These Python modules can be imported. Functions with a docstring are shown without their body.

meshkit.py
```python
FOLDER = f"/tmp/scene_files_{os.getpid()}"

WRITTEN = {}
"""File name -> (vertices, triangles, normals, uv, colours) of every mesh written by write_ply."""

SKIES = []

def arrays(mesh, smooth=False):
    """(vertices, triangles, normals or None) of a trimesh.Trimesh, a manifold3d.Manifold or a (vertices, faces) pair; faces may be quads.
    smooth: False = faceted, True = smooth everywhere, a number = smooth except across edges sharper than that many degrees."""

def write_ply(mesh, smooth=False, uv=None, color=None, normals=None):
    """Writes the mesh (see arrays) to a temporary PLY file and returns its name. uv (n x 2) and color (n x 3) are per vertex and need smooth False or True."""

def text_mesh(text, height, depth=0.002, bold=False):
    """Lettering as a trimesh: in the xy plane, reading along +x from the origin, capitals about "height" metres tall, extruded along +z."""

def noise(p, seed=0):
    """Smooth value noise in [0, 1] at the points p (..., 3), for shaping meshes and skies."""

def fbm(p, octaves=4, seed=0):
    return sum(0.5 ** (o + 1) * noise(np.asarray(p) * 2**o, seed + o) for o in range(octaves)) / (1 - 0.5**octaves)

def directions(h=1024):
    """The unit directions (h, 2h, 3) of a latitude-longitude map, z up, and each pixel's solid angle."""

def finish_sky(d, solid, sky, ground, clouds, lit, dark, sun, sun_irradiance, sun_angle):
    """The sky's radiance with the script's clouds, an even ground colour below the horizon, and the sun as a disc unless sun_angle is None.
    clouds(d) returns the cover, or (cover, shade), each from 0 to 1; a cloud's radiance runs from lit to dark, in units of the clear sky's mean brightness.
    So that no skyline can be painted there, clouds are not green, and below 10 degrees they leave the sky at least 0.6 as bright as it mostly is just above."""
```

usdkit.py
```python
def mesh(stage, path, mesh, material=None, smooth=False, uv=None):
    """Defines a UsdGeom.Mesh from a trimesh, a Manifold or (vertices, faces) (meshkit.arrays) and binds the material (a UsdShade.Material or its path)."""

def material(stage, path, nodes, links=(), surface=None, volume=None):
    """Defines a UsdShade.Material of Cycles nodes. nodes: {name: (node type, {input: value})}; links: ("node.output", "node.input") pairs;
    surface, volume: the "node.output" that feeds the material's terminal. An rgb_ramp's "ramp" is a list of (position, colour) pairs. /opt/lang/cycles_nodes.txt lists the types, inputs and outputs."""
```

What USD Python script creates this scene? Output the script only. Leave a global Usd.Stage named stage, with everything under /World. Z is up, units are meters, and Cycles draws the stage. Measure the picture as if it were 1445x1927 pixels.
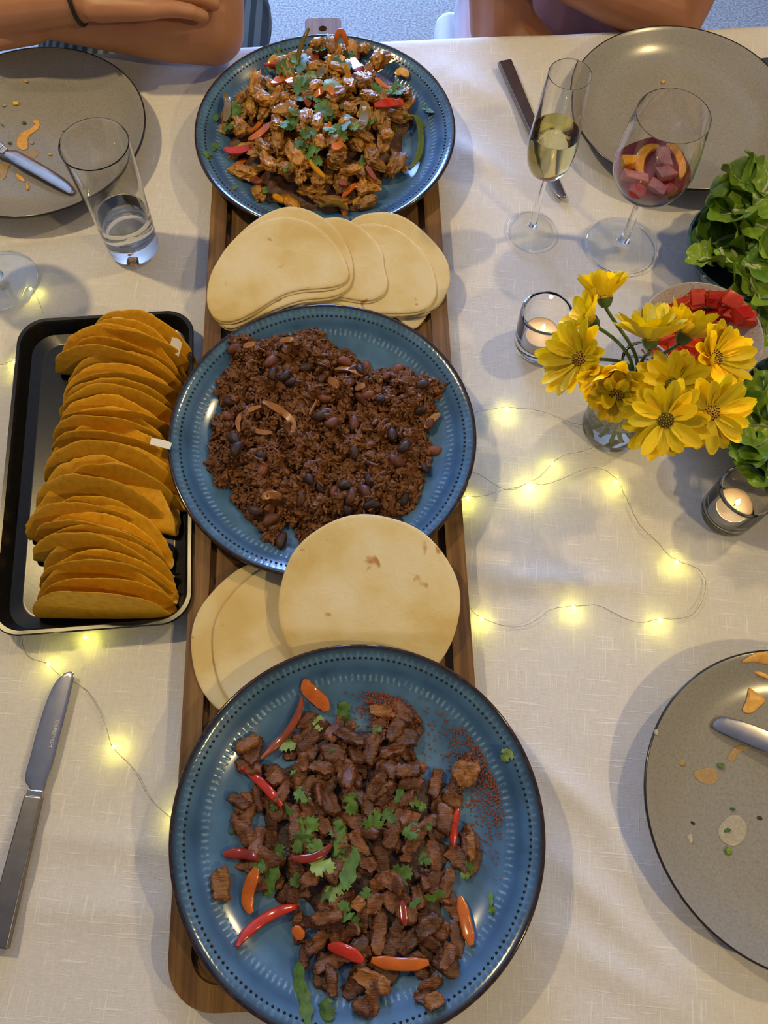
import math, random
import numpy as np, trimesh, usdkit, meshkit
import manifold3d as m3
import shapely
from shapely.geometry import Polygon
from scipy.spatial import Delaunay
from pxr import Usd, UsdGeom, UsdLux, Sdf, Gf, UsdShade

stage = Usd.Stage.CreateInMemory()
UsdGeom.SetStageUpAxis(stage, UsdGeom.Tokens.z)
UsdGeom.SetStageMetersPerUnit(stage, 1.0)
UsdGeom.Xform.Define(stage, '/World')
UsdGeom.Scope.Define(stage, '/World/Looks')
PI = math.pi
T = 0.75                                   # height of the table top above the floor

# ------------------------------------------------------------------ camera
IW, IH, FPX = 1445, 1927, 1600.0
CAM_H, PITCH, ROLL = 0.8159, 0.3918, 0.02285
CP = np.array([0, 0, T + CAM_H])
_f = np.array([0, math.sin(PITCH), -math.cos(PITCH)]); _r = np.array([1., 0, 0]); _u = np.cross(_r, _f)
_c, _s = math.cos(ROLL), math.sin(ROLL)
RIGHT, UP, FWD = _c * _r + _s * _u, -_s * _r + _c * _u, _f
cam = UsdGeom.Camera.Define(stage, '/World/camera')
cam.CreateHorizontalApertureAttr(36.0); cam.CreateVerticalApertureAttr(36.0 * IH / IW)
cam.CreateFocalLengthAttr(36.0 * FPX / IW); cam.CreateClippingRangeAttr(Gf.Vec2f(0.02, 60))
M4 = Gf.Matrix4d(*RIGHT, 0, *UP, 0, *(-FWD), 0, *CP, 1)
cam.AddTransformOp().Set(M4)
EXPOSURE = -0.25
cam.CreateExposureAttr(EXPOSURE)

def px(x, y, h=0.0):
    """World point under photo pixel (x, y) at height h above the table top."""
    d = FWD * FPX + RIGHT * (x - IW / 2) + UP * (IH / 2 - y)
    return CP + (T + h - CP[2]) / d[2] * d

def proj(p):
    d = np.asarray(p, float) - CP
    z = d @ FWD
    return np.stack([IW / 2 + FPX * (d @ RIGHT) / z, IH / 2 - FPX * (d @ UP) / z], -1)

# ------------------------------------------------------------------ light: dusk sky, big window behind the guests, two warm downlights
def dome(color, strength):
    usdkit.material(stage, '/World/Looks/dusk_sky', {'b': ('background_shader', {'color': color, 'strength': strength})}, surface='b.background')
    l = UsdLux.DomeLight.Define(stage, '/World/sky')
    l.CreateColorAttr(Gf.Vec3f(*color)); l.CreateIntensityAttr(strength)
dome((0.25, 0.42, 1.0), 0.6)
WIN_LIGHT = ((0.28, 0.47, 1.0), 44.0)       # colour, radiance of the dusk light in the window
LAMP = ((1.0, 0.76, 0.36), 1200.0)           # colour, radiance of the two warm downlights
LAMPS = [(-0.95, 0.84, .95), (1.12, 1.00, .78), (1.35, -0.70, 1.1)]
LED_E, FLAME_E = 210.0, 60.0

# ------------------------------------------------------------------ prim helpers
_used, LOC = {}, {}
def numbered(parent, name):
    k = (parent, name); n = _used.get(k, 0); _used[k] = n + 1
    return name if n == 0 else f'{name}_{n:03d}'

def tag(prim, label=None, cat=None, group=None, kind=None):
    for k, v in (('label', label), ('category', cat), ('group', group), ('kind', kind)):
        if v: prim.SetCustomDataByKey(k, v)

def thing(name, label, cat, loc=(0, 0, 0), group=None, kind=None):
    path = '/World/' + numbered('/World', name)
    x = UsdGeom.Xform.Define(stage, path); x.AddTranslateOp().Set(Gf.Vec3d(*map(float, loc)))
    LOC[path] = np.array(loc, float); tag(x.GetPrim(), label, cat, group, kind)
    return path

def arr(mesh):
    if isinstance(mesh, list):
        vs, fs, n = [], [], 0
        for m in mesh:
            v, f = arr(m); vs.append(v); fs.append(f + n); n += len(v)
        return np.vstack(vs), np.vstack(fs)
    v, f, _ = meshkit.arrays(mesh)
    return np.asarray(v, float), np.asarray(f, int)

def part(parent, name, mesh, material, smooth=40, label=None, kind=None):
    """A part mesh given in world coordinates, stored relative to its thing's base."""
    path = parent + '/' + numbered(parent, name)
    v, f = arr(mesh); o = LOC[parent]; LOC[path] = o
    m = usdkit.mesh(stage, path, (v - o, f), material, smooth=smooth)
    tag(m.GetPrim(), label, None, None, kind)
    return path

def single(name, mesh, material, label, cat, group=None, kind=None, smooth=40, local=True):
    path = '/World/' + numbered('/World', name)
    v, f = arr(mesh)
    o = np.array([v[:, 0].mean(), v[:, 1].mean(), v[:, 2].min()]) if local else np.zeros(3)
    m = usdkit.mesh(stage, path, (v - o, f), material, smooth=smooth)
    if local: m.AddTranslateOp().Set(Gf.Vec3d(*o))
    LOC[path] = o; tag(m.GetPrim(), label, cat, group, kind)
    return path

# ------------------------------------------------------------------ materials
def mat(name, nodes, links=(), surface='p.BSDF'):
    return usdkit.material(stage, '/World/Looks/' + name, nodes, links, surface=surface)

def simple(name, col, rough=0.5, **kw):
    return mat(name, {'p': ('principled_bsdf', dict(base_color=col, roughness=rough, **kw))})

def noisy(name, ramp, scale=40, rough=0.5, detail=4, bump=0.0, bscale=None, bdist=0.001, stretch=None, rand=0.0, obj=False, rot=None, dist=0.0, **kw):
    """Principled material: base colour from noise through a ramp; bump from a second noise; rand shifts value per object."""
    n = {'g': ('texture_coordinate', {}) if obj else ('geometry', {}), 'n': ('noise_texture', {'scale': scale, 'detail': detail, 'roughness': .6, 'distortion': dist}),
         'r': ('rgb_ramp', {'ramp': ramp}), 'p': ('principled_bsdf', dict(roughness=rough, **kw))}
    src = 'g.object' if obj else 'g.position'
    l = [('n.fac', 'r.fac')]
    if stretch:
        n['m'] = ('mapping', {'scale': stretch, **({'rotation': rot} if rot else {})}); l += [(src, 'm.vector'), ('m.vector', 'n.vector')]
    else: l.append((src, 'n.vector'))
    if rand:
        n['o'] = ('object_info', {}); n['mr'] = ('map_range', {'to_min': 1 - rand, 'to_max': 1 + rand})
        n['h'] = ('hsv', {}); l += [('o.random', 'mr.value'), ('mr.result', 'h.value'), ('r.color', 'h.color'), ('h.color', 'p.base_color')]
    else: l.append(('r.color', 'p.base_color'))
    if bump:
        n['bn'] = ('noise_texture', {'scale': bscale or scale * 4, 'detail': 5, 'roughness': .65}); n['b'] = ('bump', {'strength': bump, 'distance': bdist})
        l += [(src, 'bn.vector'), ('bn.fac', 'b.height'), ('b.normal', 'p.normal')]
    return mat(name, n, l)

def glassmat(name, col=(1, 1, 1), ior=1.5, rough=0.0):
    return simple(name, col, rough, transmission_weight=1.0, ior=ior)

MT = {}
THIN = {'f': ('layer_weight', {'blend': .5}), 'pw': ('math', {'math_type': 'power', 'value2': 6.0}), 'fm': ('math', {'math_type': 'multiply_add', 'value2': .55, 'value3': .012}), 't': ('transparent_bsdf', {'color': (.97, .98, .975)}), 'gl': ('glossy_bsdf', {'roughness': .02, 'color': (1, 1, 1)}), 'm': ('mix_closure', {})}
THINL = [('f.facing', 'pw.value1'), ('pw.value', 'fm.value1'), ('fm.value', 'm.fac'), ('t.BSDF', 'm.closure1'), ('gl.BSDF', 'm.closure2')]
MT['thin'] = mat('thin_glass', THIN, THINL, 'm.closure')
MT['glass'] = mat('clear_glass', {**THIN, 'p': ('principled_bsdf', {'base_color': (.985, .99, .985), 'roughness': 0., 'transmission_weight': 1., 'ior': 1.48}), 'mm': ('mix_closure', {'fac': .82})}, THINL + [('m.closure', 'mm.closure2'), ('p.BSDF', 'mm.closure1')], 'mm.closure')
MT['crystal'] = glassmat('fine_crystal', (.985, .99, .985), 1.48)
MT['water'] = glassmat('water', (.97, .99, .98), 1.33)
MT['champagne'] = glassmat('sparkling_wine', (.93, .86, .42), 1.34)
MT['wine'] = simple('red_sangria', (.17, .004, .007), .03, specular_ior_level=.25)
MT['steel'] = noisy('steel', [(.3, (.46, .42, .38)), (.7, (.54, .50, .46))], 60, .16, metallic=1.0)
MT['steel_dark'] = noisy('brushed_dark_steel', [(.3, (.24, .215, .19)), (.7, (.30, .27, .24))], 80, .30, metallic=1.0)
MT['engrave'] = simple('engraving', (.62, .56, .46), .6)
MT['blackpan'] = noisy('black_enamel', [(.3, (.006, .006, .006)), (.7, (.012, .012, .011))], 300, .24, bump=.05, bscale=250, bdist=.0005, specular_ior_level=.28)
MT['shell'] = noisy('corn_shell', [(.25, (.56, .25, .005)), (.5, (.72, .36, .007)), (.8, (.80, .44, .015))], 130, .62, detail=7, bump=.25, bscale=450, bdist=.0008, rand=.10)
MT['shell_spot'] = None
MT['paper'] = simple('greaseproof_paper', (.80, .77, .70), .7)
MT['chicken'] = noisy('browned_chicken', [(.25, (.085, .022, .001)), (.46, (.29, .112, .005)), (.75, (.52, .26, .020))], 110, .36, detail=6, bump=.5, bscale=330, bdist=.0012, rand=.35, subsurface_weight=.05, subsurface_scale=.004)
MT['sauce_mound'] = noisy('chicken_sauce', [(.3, (.035, .010, .002)), (.7, (.13, .045, .007))], 140, .35, bump=.6, bscale=260, bdist=.002)
MT['beef'] = mat('beef_meat', {'g': ('texture_coordinate', {}), 'gp': ('geometry', {}), 'n': ('noise_texture', {'scale': 75, 'detail': 6, 'roughness': .65}), 'r': ('rgb_ramp', {'ramp': [(.25, (.045, .012, .004)), (.5, (.125, .042, .013)), (.8, (.25, .10, .034))]}), 'o': ('object_info', {}), 'mr': ('map_range', {'to_min': 0.65, 'to_max': 1.35}), 'h': ('hsv', {}),
    'm': ('mapping', {'scale': (90, 700, 300)}), 'nf': ('noise_texture', {'scale': 1, 'detail': 4}), 'fr': ('rgb_ramp', {'ramp': [(.3, (.55,) * 3), (.6, (1.15,) * 3)]}), 'mx': ('mix', {'mix_type': 'multiply', 'fac': .8}), 'bn': ('noise_texture', {'scale': 380, 'detail': 4}), 'ad': ('math', {'math_type': 'add'}),
    'b': ('bump', {'strength': .7, 'distance': .0011}), 'p': ('principled_bsdf', {'roughness': .42, 'specular_ior_level': .4})},
    [('gp.position', 'n.vector'), ('n.fac', 'r.fac'), ('o.random', 'mr.value'), ('mr.result', 'h.value'), ('r.color', 'h.color'), ('g.object', 'm.vector'), ('m.vector', 'nf.vector'), ('nf.fac', 'fr.fac'), ('h.color', 'mx.color1'), ('fr.color', 'mx.color2'), ('mx.color', 'p.base_color'),
     ('gp.position', 'bn.vector'), ('nf.fac', 'ad.value1'), ('bn.fac', 'ad.value2'), ('ad.value', 'b.height'), ('b.normal', 'p.normal')])
MT['beef_tan'] = mat('beef_tan_meat', {'g': ('texture_coordinate', {}), 'gp': ('geometry', {}), 'n': ('noise_texture', {'scale': 75, 'detail': 6, 'roughness': .65}), 'r': ('rgb_ramp', {'ramp': [(.25, (.13, .045, .011)), (.5, (.25, .098, .024)), (.8, (.36, .165, .05))]}), 'o': ('object_info', {}), 'mr': ('map_range', {'to_min': 0.8, 'to_max': 1.2}), 'h': ('hsv', {}),
    'm': ('mapping', {'scale': (90, 700, 300)}), 'nf': ('noise_texture', {'scale': 1, 'detail': 4}), 'fr': ('rgb_ramp', {'ramp': [(.3, (.55,) * 3), (.6, (1.15,) * 3)]}), 'mx': ('mix', {'mix_type': 'multiply', 'fac': .8}), 'bn': ('noise_texture', {'scale': 380, 'detail': 4}), 'ad': ('math', {'math_type': 'add'}),
    'b': ('bump', {'strength': .7, 'distance': .0011}), 'p': ('principled_bsdf', {'roughness': .42, 'specular_ior_level': .4})},
    [('gp.position', 'n.vector'), ('n.fac', 'r.fac'), ('o.random', 'mr.value'), ('mr.result', 'h.value'), ('r.color', 'h.color'), ('g.object', 'm.vector'), ('m.vector', 'nf.vector'), ('nf.fac', 'fr.fac'), ('h.color', 'mx.color1'), ('fr.color', 'mx.color2'), ('mx.color', 'p.base_color'),
     ('gp.position', 'bn.vector'), ('nf.fac', 'ad.value1'), ('bn.fac', 'ad.value2'), ('ad.value', 'b.height'), ('b.normal', 'p.normal')])
MT['beef_mound'] = noisy('beef_juices', [(.3, (.018, .006, .002)), (.7, (.06, .022, .008))], 140, .42, bump=.6, bscale=260, bdist=.002)
MT['mince'] = noisy('minced_beef', [(.25, (.050, .014, .003)), (.5, (.135, .047, .010)), (.8, (.25, .100, .025))], 150, .45, specular_ior_level=.3, detail=5, bump=.5, bscale=600, bdist=.0006)
MT['bean_red'] = noisy('kidney_bean', [(.3, (.085, .026, .014)), (.7, (.16, .052, .022))], 60, .48, specular_ior_level=.3, rand=.45)
MT['bean_black'] = noisy('black_bean', [(.3, (.020, .010, .010)), (.7, (.050, .022, .016))], 60, .50, specular_ior_level=.3, rand=.4)
MT['onion'] = noisy('fried_onion', [(.3, (.22, .075, .012)), (.7, (.36, .145, .028))], 60, .32, stretch=(1, 3, 1), subsurface_weight=.1, subsurface_scale=.004)
for k, c in dict(red=(.52, .030, .008), darkred=(.24, .022, .008), orange=(.58, .13, .010), yellow=(.66, .30, .012), olive=(.17, .115, .010), green=(.10, .125, .018), brownred=(.27, .055, .012)).items():
    c = np.array(c); MT['pep_' + k] = noisy('pepper_' + k, [(.25, c * .65), (.6, c), (.9, np.minimum(c * 1.25, 1))], 70, .16, subsurface_weight=.08, subsurface_scale=.004, coat_weight=.3)
def leafmat(name, a, b, rough=.4, tr=.35, scale=60, bumpd=.0006):
    return mat(name, {'g': ('geometry', {}), 'n': ('noise_texture', {'scale': scale, 'detail': 4}), 'r': ('rgb_ramp', {'ramp': [(.3, a), (.7, b)]}), 'o': ('object_info', {}),
        'mr': ('map_range', {'to_min': .75, 'to_max': 1.3}), 'h': ('hsv', {}), 'bn': ('noise_texture', {'scale': scale * 4, 'detail': 3}), 'b': ('bump', {'strength': .4, 'distance': bumpd}),
        'p': ('principled_bsdf', {'roughness': rough}), 't': ('translucent_bsdf', {}), 'm': ('mix_closure', {'fac': tr})},
        [('g.position', 'n.vector'), ('n.fac', 'r.fac'), ('o.random', 'mr.value'), ('mr.result', 'h.value'), ('r.color', 'h.color'), ('h.color', 'p.base_color'), ('h.color', 't.color'),
         ('g.position', 'bn.vector'), ('bn.fac', 'b.height'), ('b.normal', 'p.normal'), ('p.BSDF', 'm.closure1'), ('t.BSDF', 'm.closure2')], 'm.closure')
MT['coriander'] = leafmat('coriander_leaf', (.050, .12, .014), (.11, .22, .035), .55, .2, 180)
MT['coriander_pale'] = leafmat('coriander_leaf_pale', (.16, .28, .06), (.28, .38, .12), .55, .2, 180)
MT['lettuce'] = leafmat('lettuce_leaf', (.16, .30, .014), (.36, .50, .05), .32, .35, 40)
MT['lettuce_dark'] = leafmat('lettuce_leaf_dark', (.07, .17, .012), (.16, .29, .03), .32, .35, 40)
MT['rib'] = leafmat('lettuce_rib', (.45, .52, .20), (.60, .64, .34), .35, .3, 60)
MT['petal'] = leafmat('yellow_petal', (.92, .68, .003), (.98, .82, .010), .5, .40, 50)
MT['disc_green'] = noisy('daisy_disc', [(.3, (.035, .040, .006)), (.6, (.10, .10, .012)), (.8, (.45, .26, .01))], 420, .7, bump=.8, bscale=700, bdist=.001)
MT['disc_yellow'] = noisy('daisy_florets', [(.3, (.16, .07, .004)), (.5, (.55, .30, .006)), (.8, (.75, .45, .01))], 500, .6)
MT['floret_dark'] = simple('floret_dark', (.05, .022, .004), .7)
MT['stem'] = leafmat('daisy_stem', (.07, .13, .02), (.15, .24, .05), .45, .1, 90)
MT['calyx'] = leafmat('daisy_calyx', (.04, .085, .012), (.10, .17, .03), .5, .1, 200)
MT['tomato'] = noisy('tomato_flesh', [(.25, (.34, .020, .005)), (.55, (.46, .040, .008)), (.85, (.58, .12, .03))], 90, .18, subsurface_weight=.08, subsurface_scale=.005, bump=.15, bscale=200)
MT['tomato_skin'] = simple('tomato_skin', (.38, .012, .003), .12, subsurface_weight=.1, subsurface_scale=.004)
MT['orange'] = noisy('orange_slice', [(.3, (.72, .22, .004)), (.7, (.85, .36, .012))], 200, .15, subsurface_weight=.2, subsurface_scale=.004)
MT['apple'] = noisy('wine_soaked_apple', [(.3, (.36, .085, .07)), (.7, (.55, .22, .17))], 90, .15, subsurface_weight=.2, subsurface_scale=.004)
MT['berry'] = noisy('strawberry', [(.3, (.30, .015, .015)), (.7, (.48, .05, .04))], 90, .12, subsurface_weight=.1, subsurface_scale=.004)
MT['wax'] = simple('candle_wax', (.86, .56, .34), .35, subsurface_weight=.6, subsurface_scale=.012, subsurface_radius=(1, .5, .3), emission_color=(1, .42, .16), emission_strength=.06)
MT['tin'] = simple('tealight_cup', (.75, .72, .68), .25, metallic=1.0)
MT['wick'] = simple('wick', (.01, .008, .006), .9)
MT['flame'] = simple('flame', (0, 0, 0), .9, emission_color=(1, .72, .36), emission_strength=FLAME_E)
MT['led'] = simple('led', (0, 0, 0), .9, emission_color=(1, .96, .15), emission_strength=LED_E)
MT['wire'] = simple('fine_copper_wire', (.46, .40, .30), .30, metallic=.8)
MT['cheese'] = noisy('cheddar', [(.3, (.62, .26, .03)), (.7, (.80, .42, .08))], 200, .4, subsurface_weight=.1)
MT['smear'] = noisy('sauce_smear', [(.3, (.30, .20, .085)), (.7, (.42, .27, .105))], 300, .3)
MT['smear_pale'] = noisy('pale_smear', [(.3, (.30, .265, .20)), (.7, (.40, .36, .28))], 300, .4)
MT['corn'] = simple('corn_kernel', (.70, .46, .02), .3)
MT['paprika'] = noisy('paprika_powder', [(.3, (.16, .035, .012)), (.7, (.28, .07, .02))], 500, .9)

# stoneware plate: speckled warm grey; speckled cream bowl; teal glaze
MT['stone'] = noisy('grey_stoneware', [(.30, (.215, .200, .170)), (.5, (.262, .244, .210)), (.72, (.30, .28, .245))], 420, .22, detail=8, bump=.06, bscale=500, bdist=.0004, specular_ior_level=.5)
MT['stone_edge'] = simple('dark_plate_edge', (.020, .017, .015), .18)
MT['bowlwhite'] = noisy('speckled_glaze', [(.30, (.16, .12, .10)), (.40, (.46, .41, .37)), (.7, (.56, .51, .47))], 420, .22, detail=3)
MT['teal'] = noisy('teal_glaze', [(.3, (.020, .060, .075)), (.6, (.06, .15, .17)), (.8, (.11, .22, .24))], 60, .10)
MT['darkteal'] = noisy('dark_teal_glaze', [(.3, (.010, .022, .030)), (.6, (.03, .055, .07)), (.8, (.06, .10, .12))], 60, .10)
MT['edge_brown'] = noisy('brown_glaze_edge', [(.35, (.014, .008, .007)), (.65, (.045, .022, .014)), (.8, (.16, .09, .05))], 260, .10)
MT['dot_brown'] = simple('brown_glaze_dot', (.010, .006, .006), .09)

def platter_mat():
    n = {'tc': ('texture_coordinate', {}), 's': ('separate_xyz', {}),
         'xx': ('math', {'math_type': 'multiply'}), 'yy': ('math', {'math_type': 'multiply'}), 'rr': ('math', {'math_type': 'add'}), 'r': ('math', {'math_type': 'sqrt'}),
         'a': ('math', {'math_type': 'arctan2'}), 'ak': ('math', {'math_type': 'multiply', 'value2': 150.0}), 'sn': ('math', {'math_type': 'sine'}),
         'tick': ('map_range', {'from_min': -.2, 'from_max': 1.0, 'clamp': True}),
         'rs': ('math', {'math_type': 'divide', 'value2': .16}),
         'ring': ('rgb_ramp', {'ramp': [(.0, (0,) * 3), (.800, (0,) * 3), (.812, (1,) * 3), (.832, (1,) * 3), (.848, (0,) * 3), (.92, (0,) * 3), (.93, (.35,) * 3), (.95, (.35,) * 3), (.96, (0,) * 3), (1, (0,) * 3)]}),
         'tone': ('rgb_ramp', {'ramp': [(.0, (.125, .225, .32)), (.58, (.085, .170, .27)), (.72, (.048, .112, .205)), (.79, (.070, .150, .25)), (.87, (.036, .088, .170)), (.93, (.070, .150, .235)), (.965, (.025, .05, .08)), (1, (.012, .012, .014))]}),
         'nz': ('noise_texture', {'scale': 32, 'detail': 5}), 'nr': ('map_range', {'from_min': .3, 'from_max': .7, 'to_min': .75, 'to_max': 1.3}), 'h': ('hsv', {}),
         'nf': ('noise_texture', {'scale': 300, 'detail': 2}), 'nfr': ('map_range', {'from_min': .35, 'from_max': .6, 'clamp': True}),
         'm1': ('math', {'math_type': 'multiply'}), 'm2': ('math', {'math_type': 'multiply'}), 'm3': ('math', {'math_type': 'multiply', 'value2': .6}),
         'mx': ('mix', {'color2': (.30, .44, .55)}), 'p': ('principled_bsdf', {'roughness': .16, 'specular_ior_level': .5}), 'b': ('bump', {'strength': .25, 'distance': .0006})}
    l = [('tc.object', 's.vector'), ('s.x', 'xx.value1'), ('s.x', 'xx.value2'), ('s.y', 'yy.value1'), ('s.y', 'yy.value2'), ('xx.value', 'rr.value1'), ('yy.value', 'rr.value2'), ('rr.value', 'r.value1'),
         ('s.y', 'a.value1'), ('s.x', 'a.value2'), ('a.value', 'ak.value1'), ('ak.value', 'sn.value1'), ('sn.value', 'tick.value'), ('r.value', 'rs.value1'), ('rs.value', 'ring.fac'), ('rs.value', 'tone.fac'),
         ('tc.object', 'nz.vector'), ('nz.fac', 'nr.value'), ('nr.result', 'h.value'), ('tone.color', 'h.color'), ('tc.object', 'nf.vector'), ('nf.fac', 'nfr.value'),
         ('tick.result', 'm1.value1'), ('ring.color', 'm1.value2'), ('m1.value', 'm2.value1'), ('nfr.result', 'm2.value2'), ('m2.value', 'm3.value1'), ('m3.value', 'mx.fac'), ('h.color', 'mx.color1'),
         ('mx.color', 'p.base_color'), ('m1.value', 'b.height'), ('b.normal', 'p.normal')]
    return mat('blue_reactive_glaze', n, l)
MT['platter'] = platter_mat()

def wood_mat(name, cols, ang):
    n = {'g': ('geometry', {}), 'm0': ('mapping', {'rotation': (0, 0, ang)}), 'm': ('mapping', {'scale': (60, 2.2, 60)}), 'n': ('noise_texture', {'scale': 1, 'detail': 6, 'roughness': .6, 'distortion': .6}),
         'mf': ('mapping', {'scale': (420, 12, 420)}), 'nf': ('noise_texture', {'scale': 1, 'detail': 3}), 'r': ('rgb_ramp', {'ramp': cols}), 'mx': ('mix', {'mix_type': 'multiply', 'fac': .5}),
         'r2': ('rgb_ramp', {'ramp': [(.35, (.55,) * 3), (.6, (1,) * 3)]}), 'p': ('principled_bsdf', {'roughness': .58, 'specular_ior_level': .3}), 'b': ('bump', {'strength': .2, 'distance': .0004})}
    l = [('g.position', 'm0.vector'), ('m0.vector', 'm.vector'), ('m0.vector', 'mf.vector'), ('m.vector', 'n.vector'), ('mf.vector', 'nf.vector'), ('n.fac', 'r.fac'), ('nf.fac', 'r2.fac'),
         ('r.color', 'mx.color1'), ('r2.color', 'mx.color2'), ('mx.color', 'p.base_color'), ('nf.fac', 'b.height'), ('b.normal', 'p.normal')]
    return mat(name, n, l)
BOARD_A = -0.0539
MT['wood'] = wood_mat('acacia_wood', [(.30, (.070, .030, .008)), (.48, (.165, .078, .020)), (.62, (.23, .118, .033)), (.8, (.31, .17, .052))], BOARD_A)
MT['oak'] = wood_mat('table_oak', [(.3, (.20, .12, .06)), (.7, (.36, .24, .13))], 0)

def cloth_mat():
    n = {'g': ('geometry', {}), 'm0': ('mapping', {'rotation': (0, 0, .06)}),
         'ma': ('mapping', {'scale': (2600, 90, 1)}), 'na': ('noise_texture', {'scale': 1, 'detail': 2}), 'mb': ('mapping', {'scale': (90, 2600, 1)}), 'nb': ('noise_texture', {'scale': 1, 'detail': 2}),
         'sa': ('mapping', {'scale': (620, 26, 1)}), 'nsa': ('noise_texture', {'scale': 1, 'detail': 0}), 'sb': ('mapping', {'scale': (26, 620, 1)}), 'nsb': ('noise_texture', {'scale': 1, 'detail': 0}),
         'add': ('math', {'math_type': 'add'}), 'ra': ('map_range', {'from_min': .70, 'from_max': .78, 'clamp': True}), 'rb': ('map_range', {'from_min': .70, 'from_max': .78, 'clamp': True}),
         'slub': ('math', {'math_type': 'maximum'}), 'slm': ('math', {'math_type': 'multiply', 'value2': .40}), 'wv': ('rgb_ramp', {'ramp': [(.35, (.56, .52, .475)), (.65, (.68, .64, .59))]}),
         'half': ('math', {'math_type': 'multiply', 'value2': .5}), 'mx': ('mix', {'color2': (.86, .82, .76)}), 'hh': ('math', {'math_type': 'add'}), 'b': ('bump', {'strength': .5, 'distance': .0004}),
         'p': ('principled_bsdf', {'roughness': .75, 'sheen_weight': .15, 'specular_ior_level': .35})}
    l = [('g.position', 'm0.vector')] + [('m0.vector', x + '.vector') for x in ('ma', 'mb', 'sa', 'sb')] + [('ma.vector', 'na.vector'), ('mb.vector', 'nb.vector'), ('sa.vector', 'nsa.vector'), ('sb.vector', 'nsb.vector'),
         ('na.fac', 'add.value1'), ('nb.fac', 'add.value2'), ('nsa.fac', 'ra.value'), ('nsb.fac', 'rb.value'), ('ra.result', 'slub.value1'), ('rb.result', 'slub.value2'), ('slub.value', 'slm.value1'),
         ('add.value', 'half.value1'), ('half.value', 'wv.fac'), ('wv.color', 'mx.color1'), ('slm.value', 'mx.fac'), ('mx.color', 'p.base_color'), ('add.value', 'hh.value1'), ('slub.value', 'hh.value2'), ('hh.value', 'b.height'), ('b.normal', 'p.normal')]
    return mat('linen_cloth', n, l)
MT['cloth'] = cloth_mat()
MT['carpet'] = noisy('flecked_carpet', [(.34, (.14, .14, .13)), (.5, (.24, .238, .22)), (.64, (.34, .335, .31))], 170, .95, detail=3, bump=.8, bscale=260, bdist=.004)
MT['wall'] = simple('painted_wall', (.32, .27, .21), .8)
MT['ceiling'] = simple('ceiling_paint', (.44, .375, .30), .85)
MT['frame'] = simple('white_frame', (.75, .74, .72), .4)
MT['skin'] = noisy('tanned_skin', [(.3, (.40, .175, .075)), (.7, (.47, .215, .100))], 14, .45, bump=.06, bscale=500, bdist=.0004, subsurface_weight=.12, subsurface_scale=.01)
MT['skin2'] = noisy('brown_skin', [(.3, (.32, .130, .062)), (.7, (.39, .165, .085))], 14, .42, bump=.06, bscale=500, bdist=.0004, subsurface_weight=.12, subsurface_scale=.01)
MT['satin'] = noisy('pink_satin', [(.3, (.44, .25, .25)), (.7, (.52, .31, .31))], 8, .28, sheen_weight=.3, specular_ior_level=.8)
MT['stripe'] = mat('striped_cotton', {'g': ('geometry', {}), 'm': ('mapping', {'scale': (1, 1, 1)}), 'w': ('wave_texture', {'scale': 22, 'bands_direction': 'x'}), 'r': ('rgb_ramp', {'ramp': [(.4, (.03, .045, .045)), (.6, (.16, .20, .19))]}), 'p': ('principled_bsdf', {'roughness': .8})},
    [('g.position', 'm.vector'), ('m.vector', 'w.vector'), ('w.fac', 'r.fac'), ('r.color', 'p.base_color')])
MT['upholstery'] = noisy('cream_upholstery', [(.3, (.60, .53, .45)), (.7, (.68, .61, .53))], 300, .8, bump=.2, bscale=700)
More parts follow.
